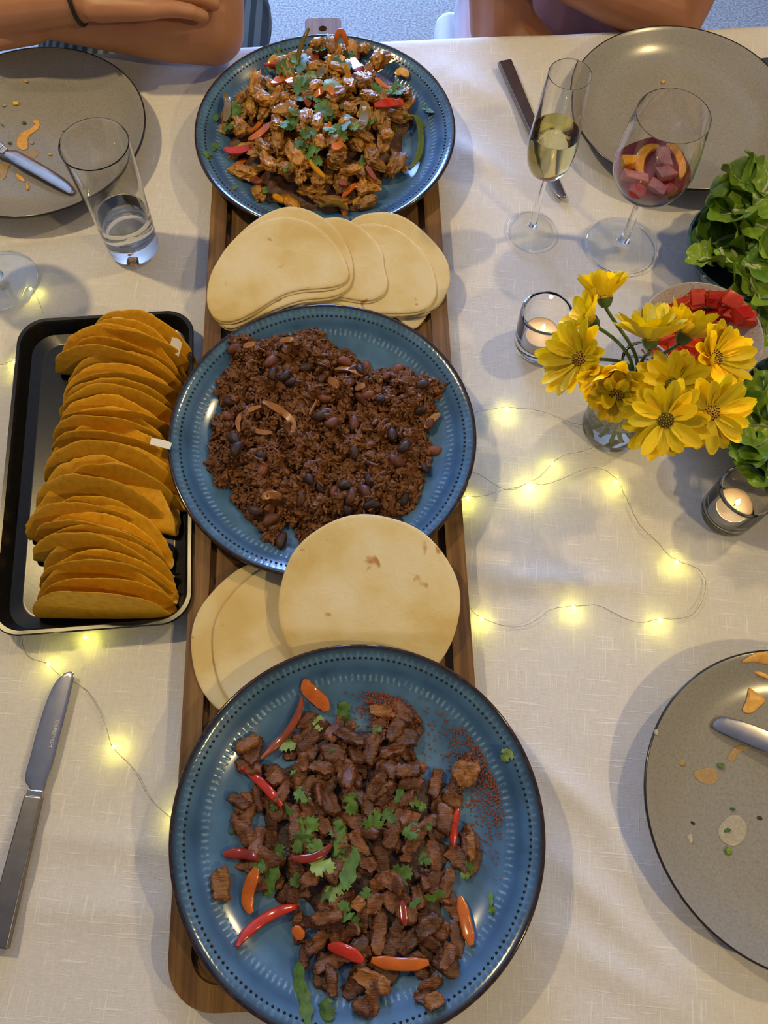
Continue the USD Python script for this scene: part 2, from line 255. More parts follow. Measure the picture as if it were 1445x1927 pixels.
MT['chairleg'] = MT['oak']
MT['hair'] = noisy('dark_hair', [(.3, (.015, .008, .005)), (.7, (.05, .028, .016))], 6, .4, stretch=(30, 30, 2))
MT['eye'] = simple('eye_white', (.75, .72, .70), .1)
MT['iris'] = simple('iris', (.04, .02, .01), .1)
MT['lip'] = simple('lips', (.36, .11, .09), .35)
MT['black'] = simple('black_band', (.010, .009, .009), .5)
MT['lampglow'] = simple('lamp_diffuser', (.8, .8, .8), .5, emission_color=LAMP[0], emission_strength=2.0)
MT['tort'] = mat('flour_tortilla', {'g': ('geometry', {}), 'n': ('noise_texture', {'scale': 16, 'detail': 4}), 'r': ('rgb_ramp', {'ramp': [(.35, (.72, .57, .33)), (.52, (.68, .50, .225)), (.66, (.60, .40, .13))]}),
    'v': ('noise_texture', {'scale': 48, 'detail': 2, 'distortion': .4}), 'vr': ('map_range', {'from_min': .70, 'from_max': .76, 'clamp': True}), 'mx': ('mix', {'color2': (.45, .20, .06)}),
    'bn': ('noise_texture', {'scale': 55, 'detail': 6, 'roughness': .7, 'distortion': .8}), 'b': ('bump', {'strength': .35, 'distance': .0022}), 'p': ('principled_bsdf', {'roughness': .75, 'subsurface_weight': .1, 'subsurface_scale': .004})},
    [('g.position', 'n.vector'), ('g.position', 'v.vector'), ('g.position', 'bn.vector'), ('n.fac', 'r.fac'), ('v.fac', 'vr.value'), ('r.color', 'mx.color1'), ('vr.result', 'mx.fac'), ('mx.color', 'p.base_color'), ('bn.fac', 'b.height'), ('b.normal', 'p.normal')])

# ------------------------------------------------------------------ mesh helpers
def lathe(prof, n=96, c=(0, 0, 0)):
    m = trimesh.creation.revolve(np.array(prof, float), sections=n)
    v = np.array(m.vertices) + np.array(c); f = np.array(m.faces)
    a = trimesh.Trimesh(v, f, process=False)
    if a.volume < 0: f = f[:, ::-1]
    return v, f

def smooth_closed(pts, n=120):
    from scipy.interpolate import splprep, splev
    p = np.array(pts, float); p = np.vstack([p, p[:1]])
    tck, _ = splprep(p.T, s=0, per=True)
    return np.stack(splev(np.linspace(0, 1, n, endpoint=False), tck), 1)

def smooth_open(pts, n=24):
    from scipy.interpolate import splprep, splev
    p = np.array(pts, float)
    tck, _ = splprep(p.T, s=0, k=min(3, len(p) - 1))
    return np.stack(splev(np.linspace(0, 1, n), tck), 1)

def slab(poly, th, zf=None, sp=.004, thf=None):
    """Rounded-edge sheet over a 2-D outline: bottom at zf(x, y), thickness th."""
    pg = Polygon(poly).buffer(0)
    if pg.geom_type != 'Polygon': pg = max(pg.geoms, key=lambda g: g.area)
    ring = np.array(pg.exterior.segmentize(sp).coords)[:-1]
    ins = pg.buffer(-min(th * .55, sp * .5))
    ir = np.array(ins.exterior.segmentize(sp).coords)[:-1] if ins.geom_type == 'Polygon' and not ins.is_empty else np.zeros((0, 2))
    x0, y0, x1, y1 = pg.bounds
    gx, gy = np.meshgrid(np.arange(x0, x1, sp), np.arange(y0, y1, sp * .87)); gx = gx + (np.arange(len(gy)) % 2)[:, None] * sp / 2
    g = np.stack([gx.ravel(), gy.ravel()], 1)
    inn = pg.buffer(-sp * .8)
    g = g[shapely.contains_xy(inn, g[:, 0], g[:, 1])] if not inn.is_empty else np.zeros((0, 2))
    inter = np.vstack([ir, g]); P2 = np.vstack([ring, inter]); nb, ni = len(ring), len(inter)
    P2j = P2 + np.random.RandomState(1).randn(*P2.shape) * 1e-7
    tri = Delaunay(P2j).simplices
    cen = P2[tri].mean(1); tri = tri[shapely.contains_xy(pg, cen[:, 0], cen[:, 1])]
    a = P2[tri]; cr = (a[:, 1, 0] - a[:, 0, 0]) * (a[:, 2, 1] - a[:, 0, 1]) - (a[:, 1, 1] - a[:, 0, 1]) * (a[:, 2, 0] - a[:, 0, 0])
    tri = tri[np.abs(cr) > 1e-12]; cr = cr[np.abs(cr) > 1e-12]
    tri[cr < 0] = tri[cr < 0][:, ::-1]
    z = np.zeros(len(P2)) if zf is None else zf(P2[:, 0], P2[:, 1])
    t = np.full(len(P2), th) if thf is None else thf(P2[:, 0], P2[:, 1])
    V = np.vstack([np.c_[ring, z[:nb] + t[:nb] / 2], np.c_[inter, z[nb:] + t[nb:]], np.c_[inter, z[nb:]]])
    bot = np.where(tri >= nb, tri + ni, tri)[:, ::-1]
    return V, np.vstack([tri, bot])

def sweep(path, w, t, twist=0., n=10, taper=True, curl=0.):
    """Band of width w, thickness t swept along a 3-D path."""
    P = np.array(path, float); K = len(P)
    Tn = np.gradient(P, axis=0); Tn /= np.linalg.norm(Tn, axis=1)[:, None] + 1e-12
    V = []
    ang = np.linspace(0, 2 * PI, n, endpoint=False)
    ca, sa = np.cos(ang), np.sin(ang); ca = np.sign(ca) * np.abs(ca) ** .7; sa = np.sign(sa) * np.abs(sa) ** .7
    for k in range(K):
        U = np.cross([0, 0, 1.], Tn[k]); U /= np.linalg.norm(U) + 1e-9; N = np.cross(Tn[k], U)
        tw = twist if np.isscalar(twist) else twist[0] + (twist[1] - twist[0]) * k / (K - 1)
        U2, N2 = U * math.cos(tw) + N * math.sin(tw), -U * math.sin(tw) + N * math.cos(tw)
        s = min(1, .45 + 2.5 * min(k, K - 1 - k) / (K - 1)) if taper else 1
        V.append(P[k] + np.outer(ca * w / 2 * s, U2) + np.outer(sa * t / 2 * (s * .5 + .5) + curl * (ca ** 2) * t, N2))
    V = np.vstack(V); F = []
    for k in range(K - 1):
        for i in range(n):
            a, b = k * n + i, k * n + (i + 1) % n
            F += [[a, b, b + n], [a, b + n, a + n]]
    V = np.vstack([V, P[0], P[-1]])
    for i in range(n):
        F += [[(i + 1) % n, i, K * n], [(K - 1) * n + i, (K - 1) * n + (i + 1) % n, K * n + 1]]
    return V, np.array(F)

def tube(path, r, n=8):
    P = np.array(path, float); K = len(P); r = np.broadcast_to(np.asarray(r, float), (K,))
    Tn = np.gradient(P, axis=0); Tn /= np.linalg.norm(Tn, axis=1)[:, None] + 1e-12
    ref = np.array([0, 0, 1.]) if abs(Tn[0][2]) < .9 else np.array([1., 0, 0])
    V = []; ang = np.linspace(0, 2 * PI, n, endpoint=False)
    for k in range(K):
        U = np.cross(ref, Tn[k]); U /= np.linalg.norm(U) + 1e-9; N = np.cross(Tn[k], U); ref = N
        V.append(P[k] + r[k] * (np.outer(np.cos(ang), U) + np.outer(np.sin(ang), N)))
    V = np.vstack(V); F = []
    for k in range(K - 1):
        for i in range(n):
            a, b = k * n + i, k * n + (i + 1) % n
            F += [[a, b, b + n], [a, b + n, a + n]]
    V = np.vstack([V, P[0], P[-1]])
    for i in range(n):
        F += [[(i + 1) % n, i, K * n], [(K - 1) * n + i, (K - 1) * n + (i + 1) % n, K * n + 1]]
    return V, np.array(F)

_SPH = {}
def ico(k):
    if k not in _SPH:
        m = trimesh.creation.icosphere(k); _SPH[k] = (np.array(m.vertices), np.array(m.faces))
    return _SPH[k]

def chunk(l, w, h, seed, sub=3, box=.6, rough=.25, freq=1.6, bend=0.):
    """Lumpy chunk about its centre: superellipsoid with noise; box<1 is squarer."""
    v, f = ico(sub); v = np.sign(v) * np.abs(v) ** box
    v = v / np.linalg.norm(v, axis=1, keepdims=True) ** .55
    d = meshkit.fbm(v * freq + seed * 7.31, 3, seed) - .5; d2 = meshkit.noise(v * freq * 3.2 + seed * 3.7, seed + 5) - .5
    v = v * (1 + rough * 2.4 * d + rough * .8 * d2)[:, None]
    v = v * np.array([l, w, h]) / 2
    v[:, 2] += bend * (v[:, 0] / (l / 2)) ** 2 * l / 2
    return v, f

def dice(l, w, h, seed, rd=.0012):
    """Knife-cut chunk: hull of a skewed box's corners, edges slightly softened."""
    rs = np.random.RandomState(seed); c = np.array([[x, y, z] for x in (-1, 1) for y in (-1, 1) for z in (-1, 1)], float) * np.array([l, w, h]) / 2
    c = c * rs.uniform(.62, 1.12, c.shape); sp = m3.Manifold.sphere(rd, 10)
    return arr(m3.Manifold.batch_hull([sp.translate(list(map(float, p))) for p in c]))

def rotm(rz=0, ry=0, rx=0):
    return trimesh.transformations.euler_matrix(rx, ry, rz, 'sxyz')[:3, :3]

def xf(m, R=None, t=(0, 0, 0)):
    v, f = arr(m)
    return (v @ R.T if R is not None else v) + np.array(t), f

def rbox(lo, hi, r):
    lo, hi = np.array(lo, float), np.array(hi, float); r = min(r, *(hi - lo) / 2.001)
    s = m3.Manifold.sphere(r, 16)
    return arr(m3.Manifold.batch_hull([s.translate([a, b, c]) for a in (lo[0] + r, hi[0] - r) for b in (lo[1] + r, hi[1] - r) for c in (lo[2] + r, hi[2] - r)]))

def rrect(x0, y0, x1, y1, r, seg=10):
    pts = []
    for cx, cy, a0 in ((x1 - r, y1 - r, 0), (x0 + r, y1 - r, 90), (x0 + r, y0 + r, 180), (x1 - r, y0 + r, 270)):
        for k in range(seg + 1):
            a = math.radians(a0 + 90 * k / seg); pts.append((cx + r * math.cos(a), cy + r * math.sin(a)))
    return np.array(pts)

def prism(poly, z0, z1):
    return m3.Manifold.extrude(m3.CrossSection([np.asarray(poly, float)]), z1 - z0).translate([0, 0, z0])

def body_mesh(bones, ref=.012, it=14):
    ms = []
    for p0, r0, p1, r1 in bones:
        ms.append(m3.Manifold.batch_hull([m3.Manifold.sphere(r0, 24).translate(list(map(float, p0))), m3.Manifold.sphere(r1, 24).translate(list(map(float, p1)))]))
    m = m3.Manifold.batch_boolean(ms, m3.OpType.Add).refine_to_length(ref)
    v, f = arr(m); tm = trimesh.Trimesh(v, f, process=True)
    trimesh.smoothing.filter_taubin(tm, iterations=it)
    return np.array(tm.vertices), np.array(tm.faces)

# ================================================================== THE SETTING
def struct(name, mesh, m, label, smooth=False):
    return single(name, mesh, m, label, None, kind='structure', smooth=smooth, local=False)
def bx(x0, y0, z0, x1, y1, z1):
    m = trimesh.creation.box([x1 - x0, y1 - y0, z1 - z0]); m.apply_translation([(x0 + x1) / 2, (y0 + y1) / 2, (z0 + z1) / 2])
    return np.array(m.vertices), np.array(m.faces)
RX, RY0, RY1, RZ = 2.7, -1.9, 3.3, 2.42
struct('floor', bx(-RX, RY0, -.05, RX, RY1, 0), MT['carpet'], 'pale flecked carpet floor beyond the table')
struct('ceiling', bx(-RX, RY0, RZ, RX, RY1, RZ + .05), MT['ceiling'], 'white painted ceiling over the dining room')
struct('wall_left', bx(-RX - .1, RY0, 0, -RX, RY1, RZ), MT['wall'], 'plain painted wall left of the table')
struct('wall_right', bx(RX, RY0, 0, RX + .1, RY1, RZ), MT['wall'], 'plain painted wall right of the table')
struct('wall_near', bx(-RX, RY0 - .1, 0, RX, RY0, RZ), MT['wall'], 'plain painted wall behind the photographer')
wx0, wx1, wz0, wz1 = -1.35, .20, .35, 2.15
struct('wall_far', [bx(-RX, RY1, 0, wx0, RY1 + .1, RZ), bx(wx1, RY1, 0, RX, RY1 + .1, RZ), bx(wx0, RY1, 0, wx1, RY1 + .1, wz0), bx(wx0, RY1, wz1, wx1, RY1 + .1, RZ)], MT['wall'], 'painted wall with a wide window behind the guests')
wp = thing('window_1', 'wide window onto the blue dusk behind the guests', None, (0, RY1 + .05, wz0), kind='structure')
part(wp, 'frame', [bx(wx0, RY1 + .02, wz0, wx1, RY1 + .08, wz0 + .05), bx(wx0, RY1 + .02, wz1 - .05, wx1, RY1 + .08, wz1), bx(wx0, RY1 + .02, wz0 + .05, wx0 + .05, RY1 + .08, wz1 - .05),
     bx(wx1 - .05, RY1 + .02, wz0 + .05, wx1, RY1 + .08, wz1 - .05), bx(-.60, RY1 + .02, wz0 + .05, -.55, RY1 + .08, wz1 - .05)], MT['frame'], False)
wl = UsdLux.RectLight.Define(stage, '/World/dusk_window_light')
wl.CreateWidthAttr(wx1 - wx0); wl.CreateHeightAttr(wz1 - wz0); wl.CreateColorAttr(Gf.Vec3f(*WIN_LIGHT[0])); wl.CreateIntensityAttr(WIN_LIGHT[1])
wl.AddTranslateOp().Set(Gf.Vec3d((wx0 + wx1) / 2, RY1 + .11, (wz0 + wz1) / 2)); wl.AddRotateXYZOp().Set(Gf.Vec3f(-90, 0, 0))

def downlight(x, y, power, label):
    t = thing('ceiling_light', label, 'ceiling light', (x, y, RZ - .012))
    part(t, 'trim_ring', lathe([(.045, 0), (.058, .002), (.058, .0115), (.045, .0115), (.045, 0)], 48, (x, y, RZ - .012)), MT['frame'])
    l = UsdLux.DiskLight.Define(stage, t + '/lamp')
    l.CreateRadiusAttr(.042); l.CreateColorAttr(Gf.Vec3f(*LAMP[0])); l.CreateIntensityAttr(LAMP[1] * power); l.AddTranslateOp().Set(Gf.Vec3d(0, 0, .004))
for (x, y, pw_), lb in zip(LAMPS, ('recessed warm ceiling downlight over the left end of the table', 'recessed warm ceiling downlight over the right end of the table', 'recessed warm ceiling downlight near the photographer at the right')):
    downlight(x, y, pw_, lb)

# ================================================================== TABLE AND CLOTH
TA = math.atan(.0915); TE = np.array([math.cos(TA), math.sin(TA)]); TN = np.array([math.sin(TA), -math.cos(TA)]); TO = np.array([0, 1.0215])
TS0, TS1, TD = -1.05, 1.05, 1.30
def tpt(s, d, z): return np.array([*(TO + s * TE + d * TN), z])
def tbox(s0, d0, z0, s1, d1, z1):
    v, f = bx(s0, -d1, z0, s1, -d0, z1); p = TO + np.outer(v[:, 0], TE) - np.outer(v[:, 1], TN)
    return np.c_[p, v[:, 2]], f
tb = thing('dining_table', 'oak dining table hidden under the white linen cloth', 'table', tpt((TS0 + TS1) / 2, TD / 2, 0))
part(tb, 'tabletop', tbox(TS0 + .004, .004, T - .04, TS1 - .004, TD - .004, T - .005), MT['oak'], False)
for s in (TS0 + .1, TS1 - .17):
    for d in (.1, TD - .17):
        part(tb, 'leg', tbox(s, d, 0, s + .07, d + .07, T - .04), MT['oak'], False)

def seg_d(P, a, b):
    a, b = np.array(a)[:2], np.array(b)[:2]; t = np.clip(((P - a) @ (b - a)) / ((b - a) @ (b - a)), 0, 1)
    return np.linalg.norm(P - a - t[:, None] * (b - a), axis=1), t
FOLDS = [((895, 1085), (1200, 1100), .0022, .010), ((1200, 1100), (1450, 1085), .0012, .012), ((1010, 1430), (1130, 1540), .0030, .011), ((1130, 1540), (1250, 1720), .0026, .012), ((1060, 1620), (1200, 1770), .0030, .012), ((1200, 1770), (1400, 1925), .0024, .013),
         ((840, 260), (960, 330), .003, .016), ((960, 330), (1010, 420), .002, .012), ((835, 130), (960, 210), .004, .022), ((20, 1560), (330, 1600), .0016, .010), ((0, 1700), (320, 1720), .0018, .014), ((1040, 1760), (1330, 1930), .0022, .012)]
FOLDS = [(px(*a), px(*b), h * 1.9, w * 1.15) for a, b, h, w in FOLDS]
def cloth_h(P):
    z = -.0046 + .0022 * meshkit.fbm(np.c_[P * 9, np.zeros(len(P))], 3, 4)
    for a, b, h, w in FOLDS:
        d, t = seg_d(P, a, b); z = z + h * np.exp(-(d / w) ** 2) * np.sin(PI * np.clip(t, .08, .92)) ** .5
    return z
def edge_map(u, lo, hi, r=.010):
    """Cloth coordinate -> (position, drop) with a rounded edge."""
    e = np.where(u < lo, lo - u, np.where(u > hi, u - hi, 0)); sg = np.where(u < lo, -1, 1); base = np.clip(u, lo, hi)
    a = np.minimum(e, r * PI / 2) / r
    return base + sg * r * np.sin(a), r * (1 - np.cos(a)) + np.maximum(e - r * PI / 2, 0)
us = np.arange(TS0 - .26, TS1 + .2601, .0075); ds = np.arange(-.0975, TD + .2601, .0075)
U, D = np.meshgrid(us, ds); pu, zu = edge_map(U.ravel(), TS0, TS1); pd, zd = edge_map(D.ravel(), 0, TD)
drop = np.maximum(zu, zd) + .15 * np.minimum(zu, zd)
P2 = TO + np.outer(pu, TE) + np.outer(pd, TN)
wav = np.clip(drop / .1, 0, 1)
out = .012 * wav * (np.sin(U.ravel() * 19) * (zd > .012) + np.sin(D.ravel() * 19 + 1) * (zu > .012)) + .010 * wav
P2 = P2 + np.outer(out * ((D.ravel() < 0) * -1. + (D.ravel() > TD)), TN) + np.outer(out * ((U.ravel() < TS0) * -1. + (U.ravel() > TS1)), TE)
# the far edge of the cloth puffs and dips a little
zc = T + cloth_h(P2) * (drop < .02) - drop * (1 - 0) + .006 * np.exp(-(D.ravel() / .035) ** 2) * (meshkit.fbm(np.c_[U.ravel() * 7, D.ravel() * 0, D.ravel() * 0], 3, 9) - .3)
nr, nc = U.shape; idx = np.arange(nr * nc).reshape(nr, nc)
F = np.concatenate([np.stack([idx[:-1, :-1], idx[:-1, 1:], idx[1:, 1:]], -1).reshape(-1, 3), np.stack([idx[:-1, :-1], idx[1:, 1:], idx[1:, :-1]], -1).reshape(-1, 3)])
V = np.c_[P2, zc]; F = F[:, ::-1]
single('tablecloth', (V, F), MT['cloth'], 'white linen cloth with slub weave draped over the dining table', 'tablecloth', smooth=True, local=False)

# ================================================================== WOODEN SERVING BOARD
BD = np.array([math.sin(BOARD_A), math.cos(BOARD_A)]); BX = np.array([math.cos(BOARD_A), -math.sin(BOARD_A)])
_l = np.array([-.1751, 0.]); BW = .2722
BO = _l + BX * BW / 2 * 1.0
ylo, yhi = -.118, .925                       # along the board axis
def bpt(u, v, z): return np.array([*(BO + u * BX + v * BD), T + z])
def bmap(m):
    v, f = arr(m); p = BO + np.outer(v[:, 0], BX) + np.outer(v[:, 1], BD); return np.c_[p, v[:, 2] + T], f
brd = thing('serving_board', 'long acacia wood serving board with a raised rim under the three blue platters', 'serving board', bpt(0, .4, 0))
o_ = rrect(-BW / 2, ylo, BW / 2, yhi, .040); i_ = rrect(-BW / 2 + .019, ylo + .020, BW / 2 - .019, yhi - .020, .024); i2 = rrect(-BW / 2 + .022, ylo + .023, BW / 2 - .022, yhi - .023, .022)
m_ = prism(o_, .0, .019) - prism(i_, .0105, .03) - prism(i2, .009, .03)
part(brd, 'tray', bmap(m_), MT['wood'], 30)
hd = prism(rrect(-.0255, yhi - .012, .0225, yhi + .112, .006), .001, .0165) - m3.Manifold.cylinder(.05, .0055, .0055, 24).translate([-.002, yhi + .092, -.01])
part(brd, 'handle', bmap(hd), MT['wood'], 30, 'short wooden handle with a round hanging hole')
BZ = .009                                     # board floor above the table

# ================================================================== BLUE PLATTERS
PR = .155
P_OUT = [(0, .0), (.088, .0), (.094, .002), (.125, .010), (.145, .021), (.1535, .0290)]
P_IN = [(.1535, .0335), (.1500, .0328), (.1475, .0310), (.1420, .0275), (.1370, .0240), (.1280, .0180), (.1180, .0125), (.1050, .0085), (.0950, .0070), (.0, .0065)]
def plat_z(r):
    q = P_IN[::-1]; return np.interp(r, [a for a, _ in q], [b for _, b in q])
def platter(c, z, label, k=1.):
    sc = lambda q: [(a * k, b * k) for a, b in q]
    t = thing('blue_platter', label, 'platter', (c[0], c[1], T + z))
    pp = part(t, 'plate', lathe(sc(P_OUT + P_IN), 128, (c[0], c[1], T + z)), MT['platter'], 50)
    part(t, 'rim_edge', lathe(sc([(.1525, .0288), (.1545, .0295), (.1553, .0315), (.1547, .0335), (.1532, .0342), (.1518, .0337), (.1525, .0288)]), 128, (c[0], c[1], T + z)), MT['edge_brown'], 60, 'dark brown glazed rim edge')
    ms = []; sv, sf = ico(1)
    for j in range(178):
        a = 2 * PI * j / 178; ms.append((sv * np.array([.0013, .0013, .0009]) + [c[0] + .1435 * k * math.cos(a), c[1] + .1435 * k * math.sin(a), T + z + .0287 * k], sf))
    part(pp, 'rim_dots', ms, MT['dot_brown'], True, 'ring of small raised brown dots inside the rim', 'stuff')
    return t
PC = [np.array(q) for q in ((-.0816, .8217), (-.0647, .4060), (-.0162, .0266))]
PZ = [BZ + .0005, BZ + .0005, BZ + .0040]; PK = [1.016, 1.016, 1.028]
platter(PC[0], PZ[0], 'blue glazed platter heaped with chicken at the far end of the board', PK[0])
platter(PC[1], PZ[1], 'blue glazed platter of minced beef and beans in the middle of the board', PK[1])
platter(PC[2], PZ[2], 'blue glazed platter of beef strips at the near end of the board', PK[2])

# ================================================================== GREY PLATES
GR = .1390
G_OUT = [(0, 0), (.070, 0), (.075, .002), (.105, .0085), (.128, .0185), (.1375, .0255)]
G_IN = [(.1380, .0290), (.1365, .0288), (.1320, .0262), (.1220, .0190), (.1100, .0120), (.0960, .0080), (.0800, .0064), (0, .0060)]
def grey_z(r):
    q = G_IN[::-1]; return np.interp(r, [a for a, _ in q], [b for _, b in q])
def grey_plate(c, label):
    t = thing('dinner_plate', label, 'plate', (c[0], c[1], T))
    part(t, 'plate', lathe(G_OUT + G_IN, 128, (c[0], c[1], T)), MT['stone'], 50)
    part(t, 'rim_edge', lathe([(.1370, .0250), (.1386, .0265), (.1390, .0282), (.1384, .0294), (.1372, .0296), (.1370, .0250)], 128, (c[0], c[1], T)), MT['stone_edge'], 60, 'thin dark rim edge')
GC = [(-.4426, .8237), (.3609, .8887), (.3741, .0552), (-.5080, .0700)]
grey_plate(GC[0], 'used grey stoneware plate with yellow cheese scraps by the water tumbler')
grey_plate(GC[1], 'clean grey stoneware plate behind the flute and the sangria glass')
grey_plate(GC[2], 'used grey stoneware plate with a dirty knife, nearest the bottom right corner')
grey_plate(GC[3], 'grey stoneware plate just left of the engraved knife, mostly out of view')

# ================================================================== HEAPS OF FOOD
class Heap:
    def __init__(self, c, base, zf, R, cell=.002):
        self.c, self.base, self.cell, self.R = np.array(c), base, cell, R
        n = int(2 * R / cell) + 1; self.n = n
        gx, gy = np.meshgrid(np.arange(n), np.arange(n), indexing='ij')
        r = np.hypot(gx * cell - R, gy * cell - R); self.g = zf(r)
    def ij(self, xy):
        return np.clip(((np.asarray(xy) - self.c + self.R) / self.cell + .5).astype(int), 0, self.n - 1)
    def z(self, x, y):
        i = self.ij([[x, y]])[0]; a = self.g[max(0, i[0] - 1):i[0] + 2, max(0, i[1] - 1):i[1] + 2]; return float(a.mean())
    def stamp(self, v):
        i = self.ij(v[:, :2]); np.maximum.at(self.g, (i[:, 0], i[:, 1]), v[:, 2] - self.base)
    def drop(self, v, q=.75, lift=0.):
        """Shifts the vertices down (or up) until they rest on what lies below."""
        i = self.ij(v[:, :2]); k = i[:, 0] * self.n + i[:, 1]
        o = np.argsort(k); ks = k[o]; st = np.flatnonzero(np.r_[True, ks[1:] != ks[:-1]])
        lo = np.minimum.reduceat(v[o, 2], st); cells = ks[st]; gg = self.g.ravel()[cells] + self.base
        dz = np.quantile(gg - lo, q) + lift
        v = v + [0, 0, dz]; self.stamp(v); return v
    def hit(self, x, y, h0=.03):
        """Where the photo's line of sight through (x, y) meets the heap."""
        h = self.base - T + h0
        for _ in range(6):
            p = px(x, y, h); h = .5 * h + .5 * (self.z(p[0], p[1]) + self.base - T)
        return px(x, y, h)

def zpts(pts, sc, ox, oy): return [(ox + a / sc, oy + b / sc) for a, b in pts]
def in_poly(pg, n, rng, dmin=0.0):
    x0, y0, x1, y1 = pg.bounds; out = []
    tries = 0
    while len(out) < n and tries < 20000:
        tries += 1; p = (rng.uniform(x0, x1), rng.uniform(y0, y1))
        if shapely.contains_xy(pg, *p) and all((p[0] - a) ** 2 + (p[1] - b) ** 2 > dmin * dmin for a, b in out): out.append(p)
    return out
def mound(heap, pg, hmax, seed, sp=.004, edge=.02, amp=0.):
    """A low lumpy bed of the food's own juices and small bits."""
    P = np.array(pg.exterior.coords)[:-1]; ext = pg.exterior
    def top(x, y):
        d = shapely.distance(ext, shapely.points(x, y)); e = np.clip(d / edge, 0, 1)
        return .0015 + hmax * np.sin(e * PI / 2) * (.55 - amp + (.7 + 2 * amp) * meshkit.fbm(np.c_[x * 90, y * 90, x * 0 + seed], 3, seed))
    zf = lambda x, y: heap.base + plat_z(np.hypot(x - heap.c[0], y - heap.c[1])) - .0002
    m = slab(P, .003, zf, sp, top); heap.stamp(m[0])
    gx = np.argwhere(np.ones_like(heap.g)); xy = gx * heap.cell - heap.R + heap.c
    ins = shapely.contains_xy(pg, xy[:, 0], xy[:, 1]); z = np.zeros(len(xy)); z[ins] = top(xy[ins, 0], xy[ins, 1]) + zf(xy[ins, 0], xy[ins, 1]) - heap.base
    heap.g = np.maximum(heap.g, z.reshape(heap.g.shape)); return m

CORI = [(0, -.02), (.04, .12), (.22, .08), (.36, .20), (.30, .26), (.48, .34), (.40, .42), (.46, .56), (.30, .52), (.22, .50), (.26, .66), (.36, .74), (.22, .80), (.20, .94), (.08, .88), (0, 1.0), (-.08, .88), (-.20, .94), (-.20, .78), (-.36, .74), (-.25, .64), (-.22, .50), (-.34, .54), (-.46, .54), (-.40, .42), (-.50, .32), (-.32, .26), (-.36, .18), (-.20, .08), (-.04, .12)]
def leaf_mesh(size, width=1., bend=.5, seed=0, rng=random):
    P = np.array(CORI) * [size * width, size]; P = P - [0, size * .45]
    k = bend / size; cx = rng.uniform(-1, 1); cy = rng.uniform(-1, 1)
    zf = lambda x, y: k * (cx * x * x + cy * y * y) + size * .16 * (meshkit.noise(np.c_[x, y, x * 0] / size * 4 + seed * 3.1, seed) - .5)
    return slab(P, .0006, zf, size * .095)
def tape_leaf(size, w, rng, seed):
    n = 14; t = np.linspace(0, 1, n); e = .5 * (np.sin(t * PI) ** .6) * (1 + .25 * np.sin(t * 17 + seed))
    P = np.r_[np.c_[e * w, (t - .5) * size], np.c_[-e * w, (t - .5) * size][::-1]]
    return slab(P, .0006, lambda x, y: 8 * y * y * rng.uniform(-1, 1) + x * rng.uniform(-.4, .4), size * .09)
def put_leaf(heap, x, y, s_px, name, label, cat, group, rng, seed, ang=None, long=False, m=None, tilt=.45):
    p = heap.hit(x, y); s = s_px * .00066
    L = tape_leaf(s, s * .32, rng, seed) if long else leaf_mesh(s, rng.uniform(.8, 1.1), rng.uniform(.2, .6), seed, rng)
    R = rotm(rng.uniform(0, 2 * PI) if ang is None else ang, rng.uniform(-tilt, tilt), rng.uniform(-tilt, tilt))
    v, f = xf(L, R, p); v = heap.drop(v, .62)
    w_ = sector(p[0], p[1], heap.c, .085); label = label.replace(' scattered', '').replace('chopped ', '') + f', {w_} part'; group = group + ', ' + w_
    single(name, (v, f), m or MT['coriander'], label, cat, group)
def strip(heap, pts, w, t, q=.6, tw=0., up=0., n=22, curl=0.):
    if len(pts[0]) == 3:
        v, f = sweep(smooth_open([px(*p) for p in pts], n), w, t, .9, 12, True, curl); heap.stamp(v); return v, f
    ps = np.array([heap.hit(*p) for p in pts]); ps = smooth_open(ps, n)
    zz = ps[:, 2].copy()
    for k in range(n): zz[k] = max(zz[max(0, k - 4):k + 5].mean(), zz[k] - .002)
    ps[:, 2] = zz + t * .35 + up
    v, f = sweep(ps, w, t, tw, 12, True, curl); heap.stamp(v); return v, f

# ---- beef strips on the near platter
rng = random.Random(11)
beef_px = zpts([(480, 190), (600, 165), (720, 200), (890, 190), (960, 250), (1030, 390), (1180, 400), (1205, 560), (1120, 640), (1180, 680), (1205, 860), (1170, 890), (1160, 1130), (1100, 1240), (1055, 1380), (950, 1390), (920, 1290), (780, 1420), (690, 1400), (640, 1330), (560, 1320), (480, 1260), (440, 1080), (330, 1000), (250, 960), (160, 1005), (150, 930), (180, 830), (250, 760), (215, 540), (230, 440), (330, 330), (410, 340)], 2.035, 320, 1220)
hb = Heap(PC[2], T + PZ[2], plat_z, PR)
beef_pg = Polygon([px(x, y, .024)[:2] for x, y in beef_px]).buffer(0)
single('beef_juice_bed', mound(hb, beef_pg.buffer(-.028), .004, 3), MT['beef_mound'], 'dark bed of small beef bits under the strips on the near platter', 'beef', kind='stuff')
BL, BG = 'braised brown beef strip in the heap on the near blue platter', 'beef strips on the near platter'
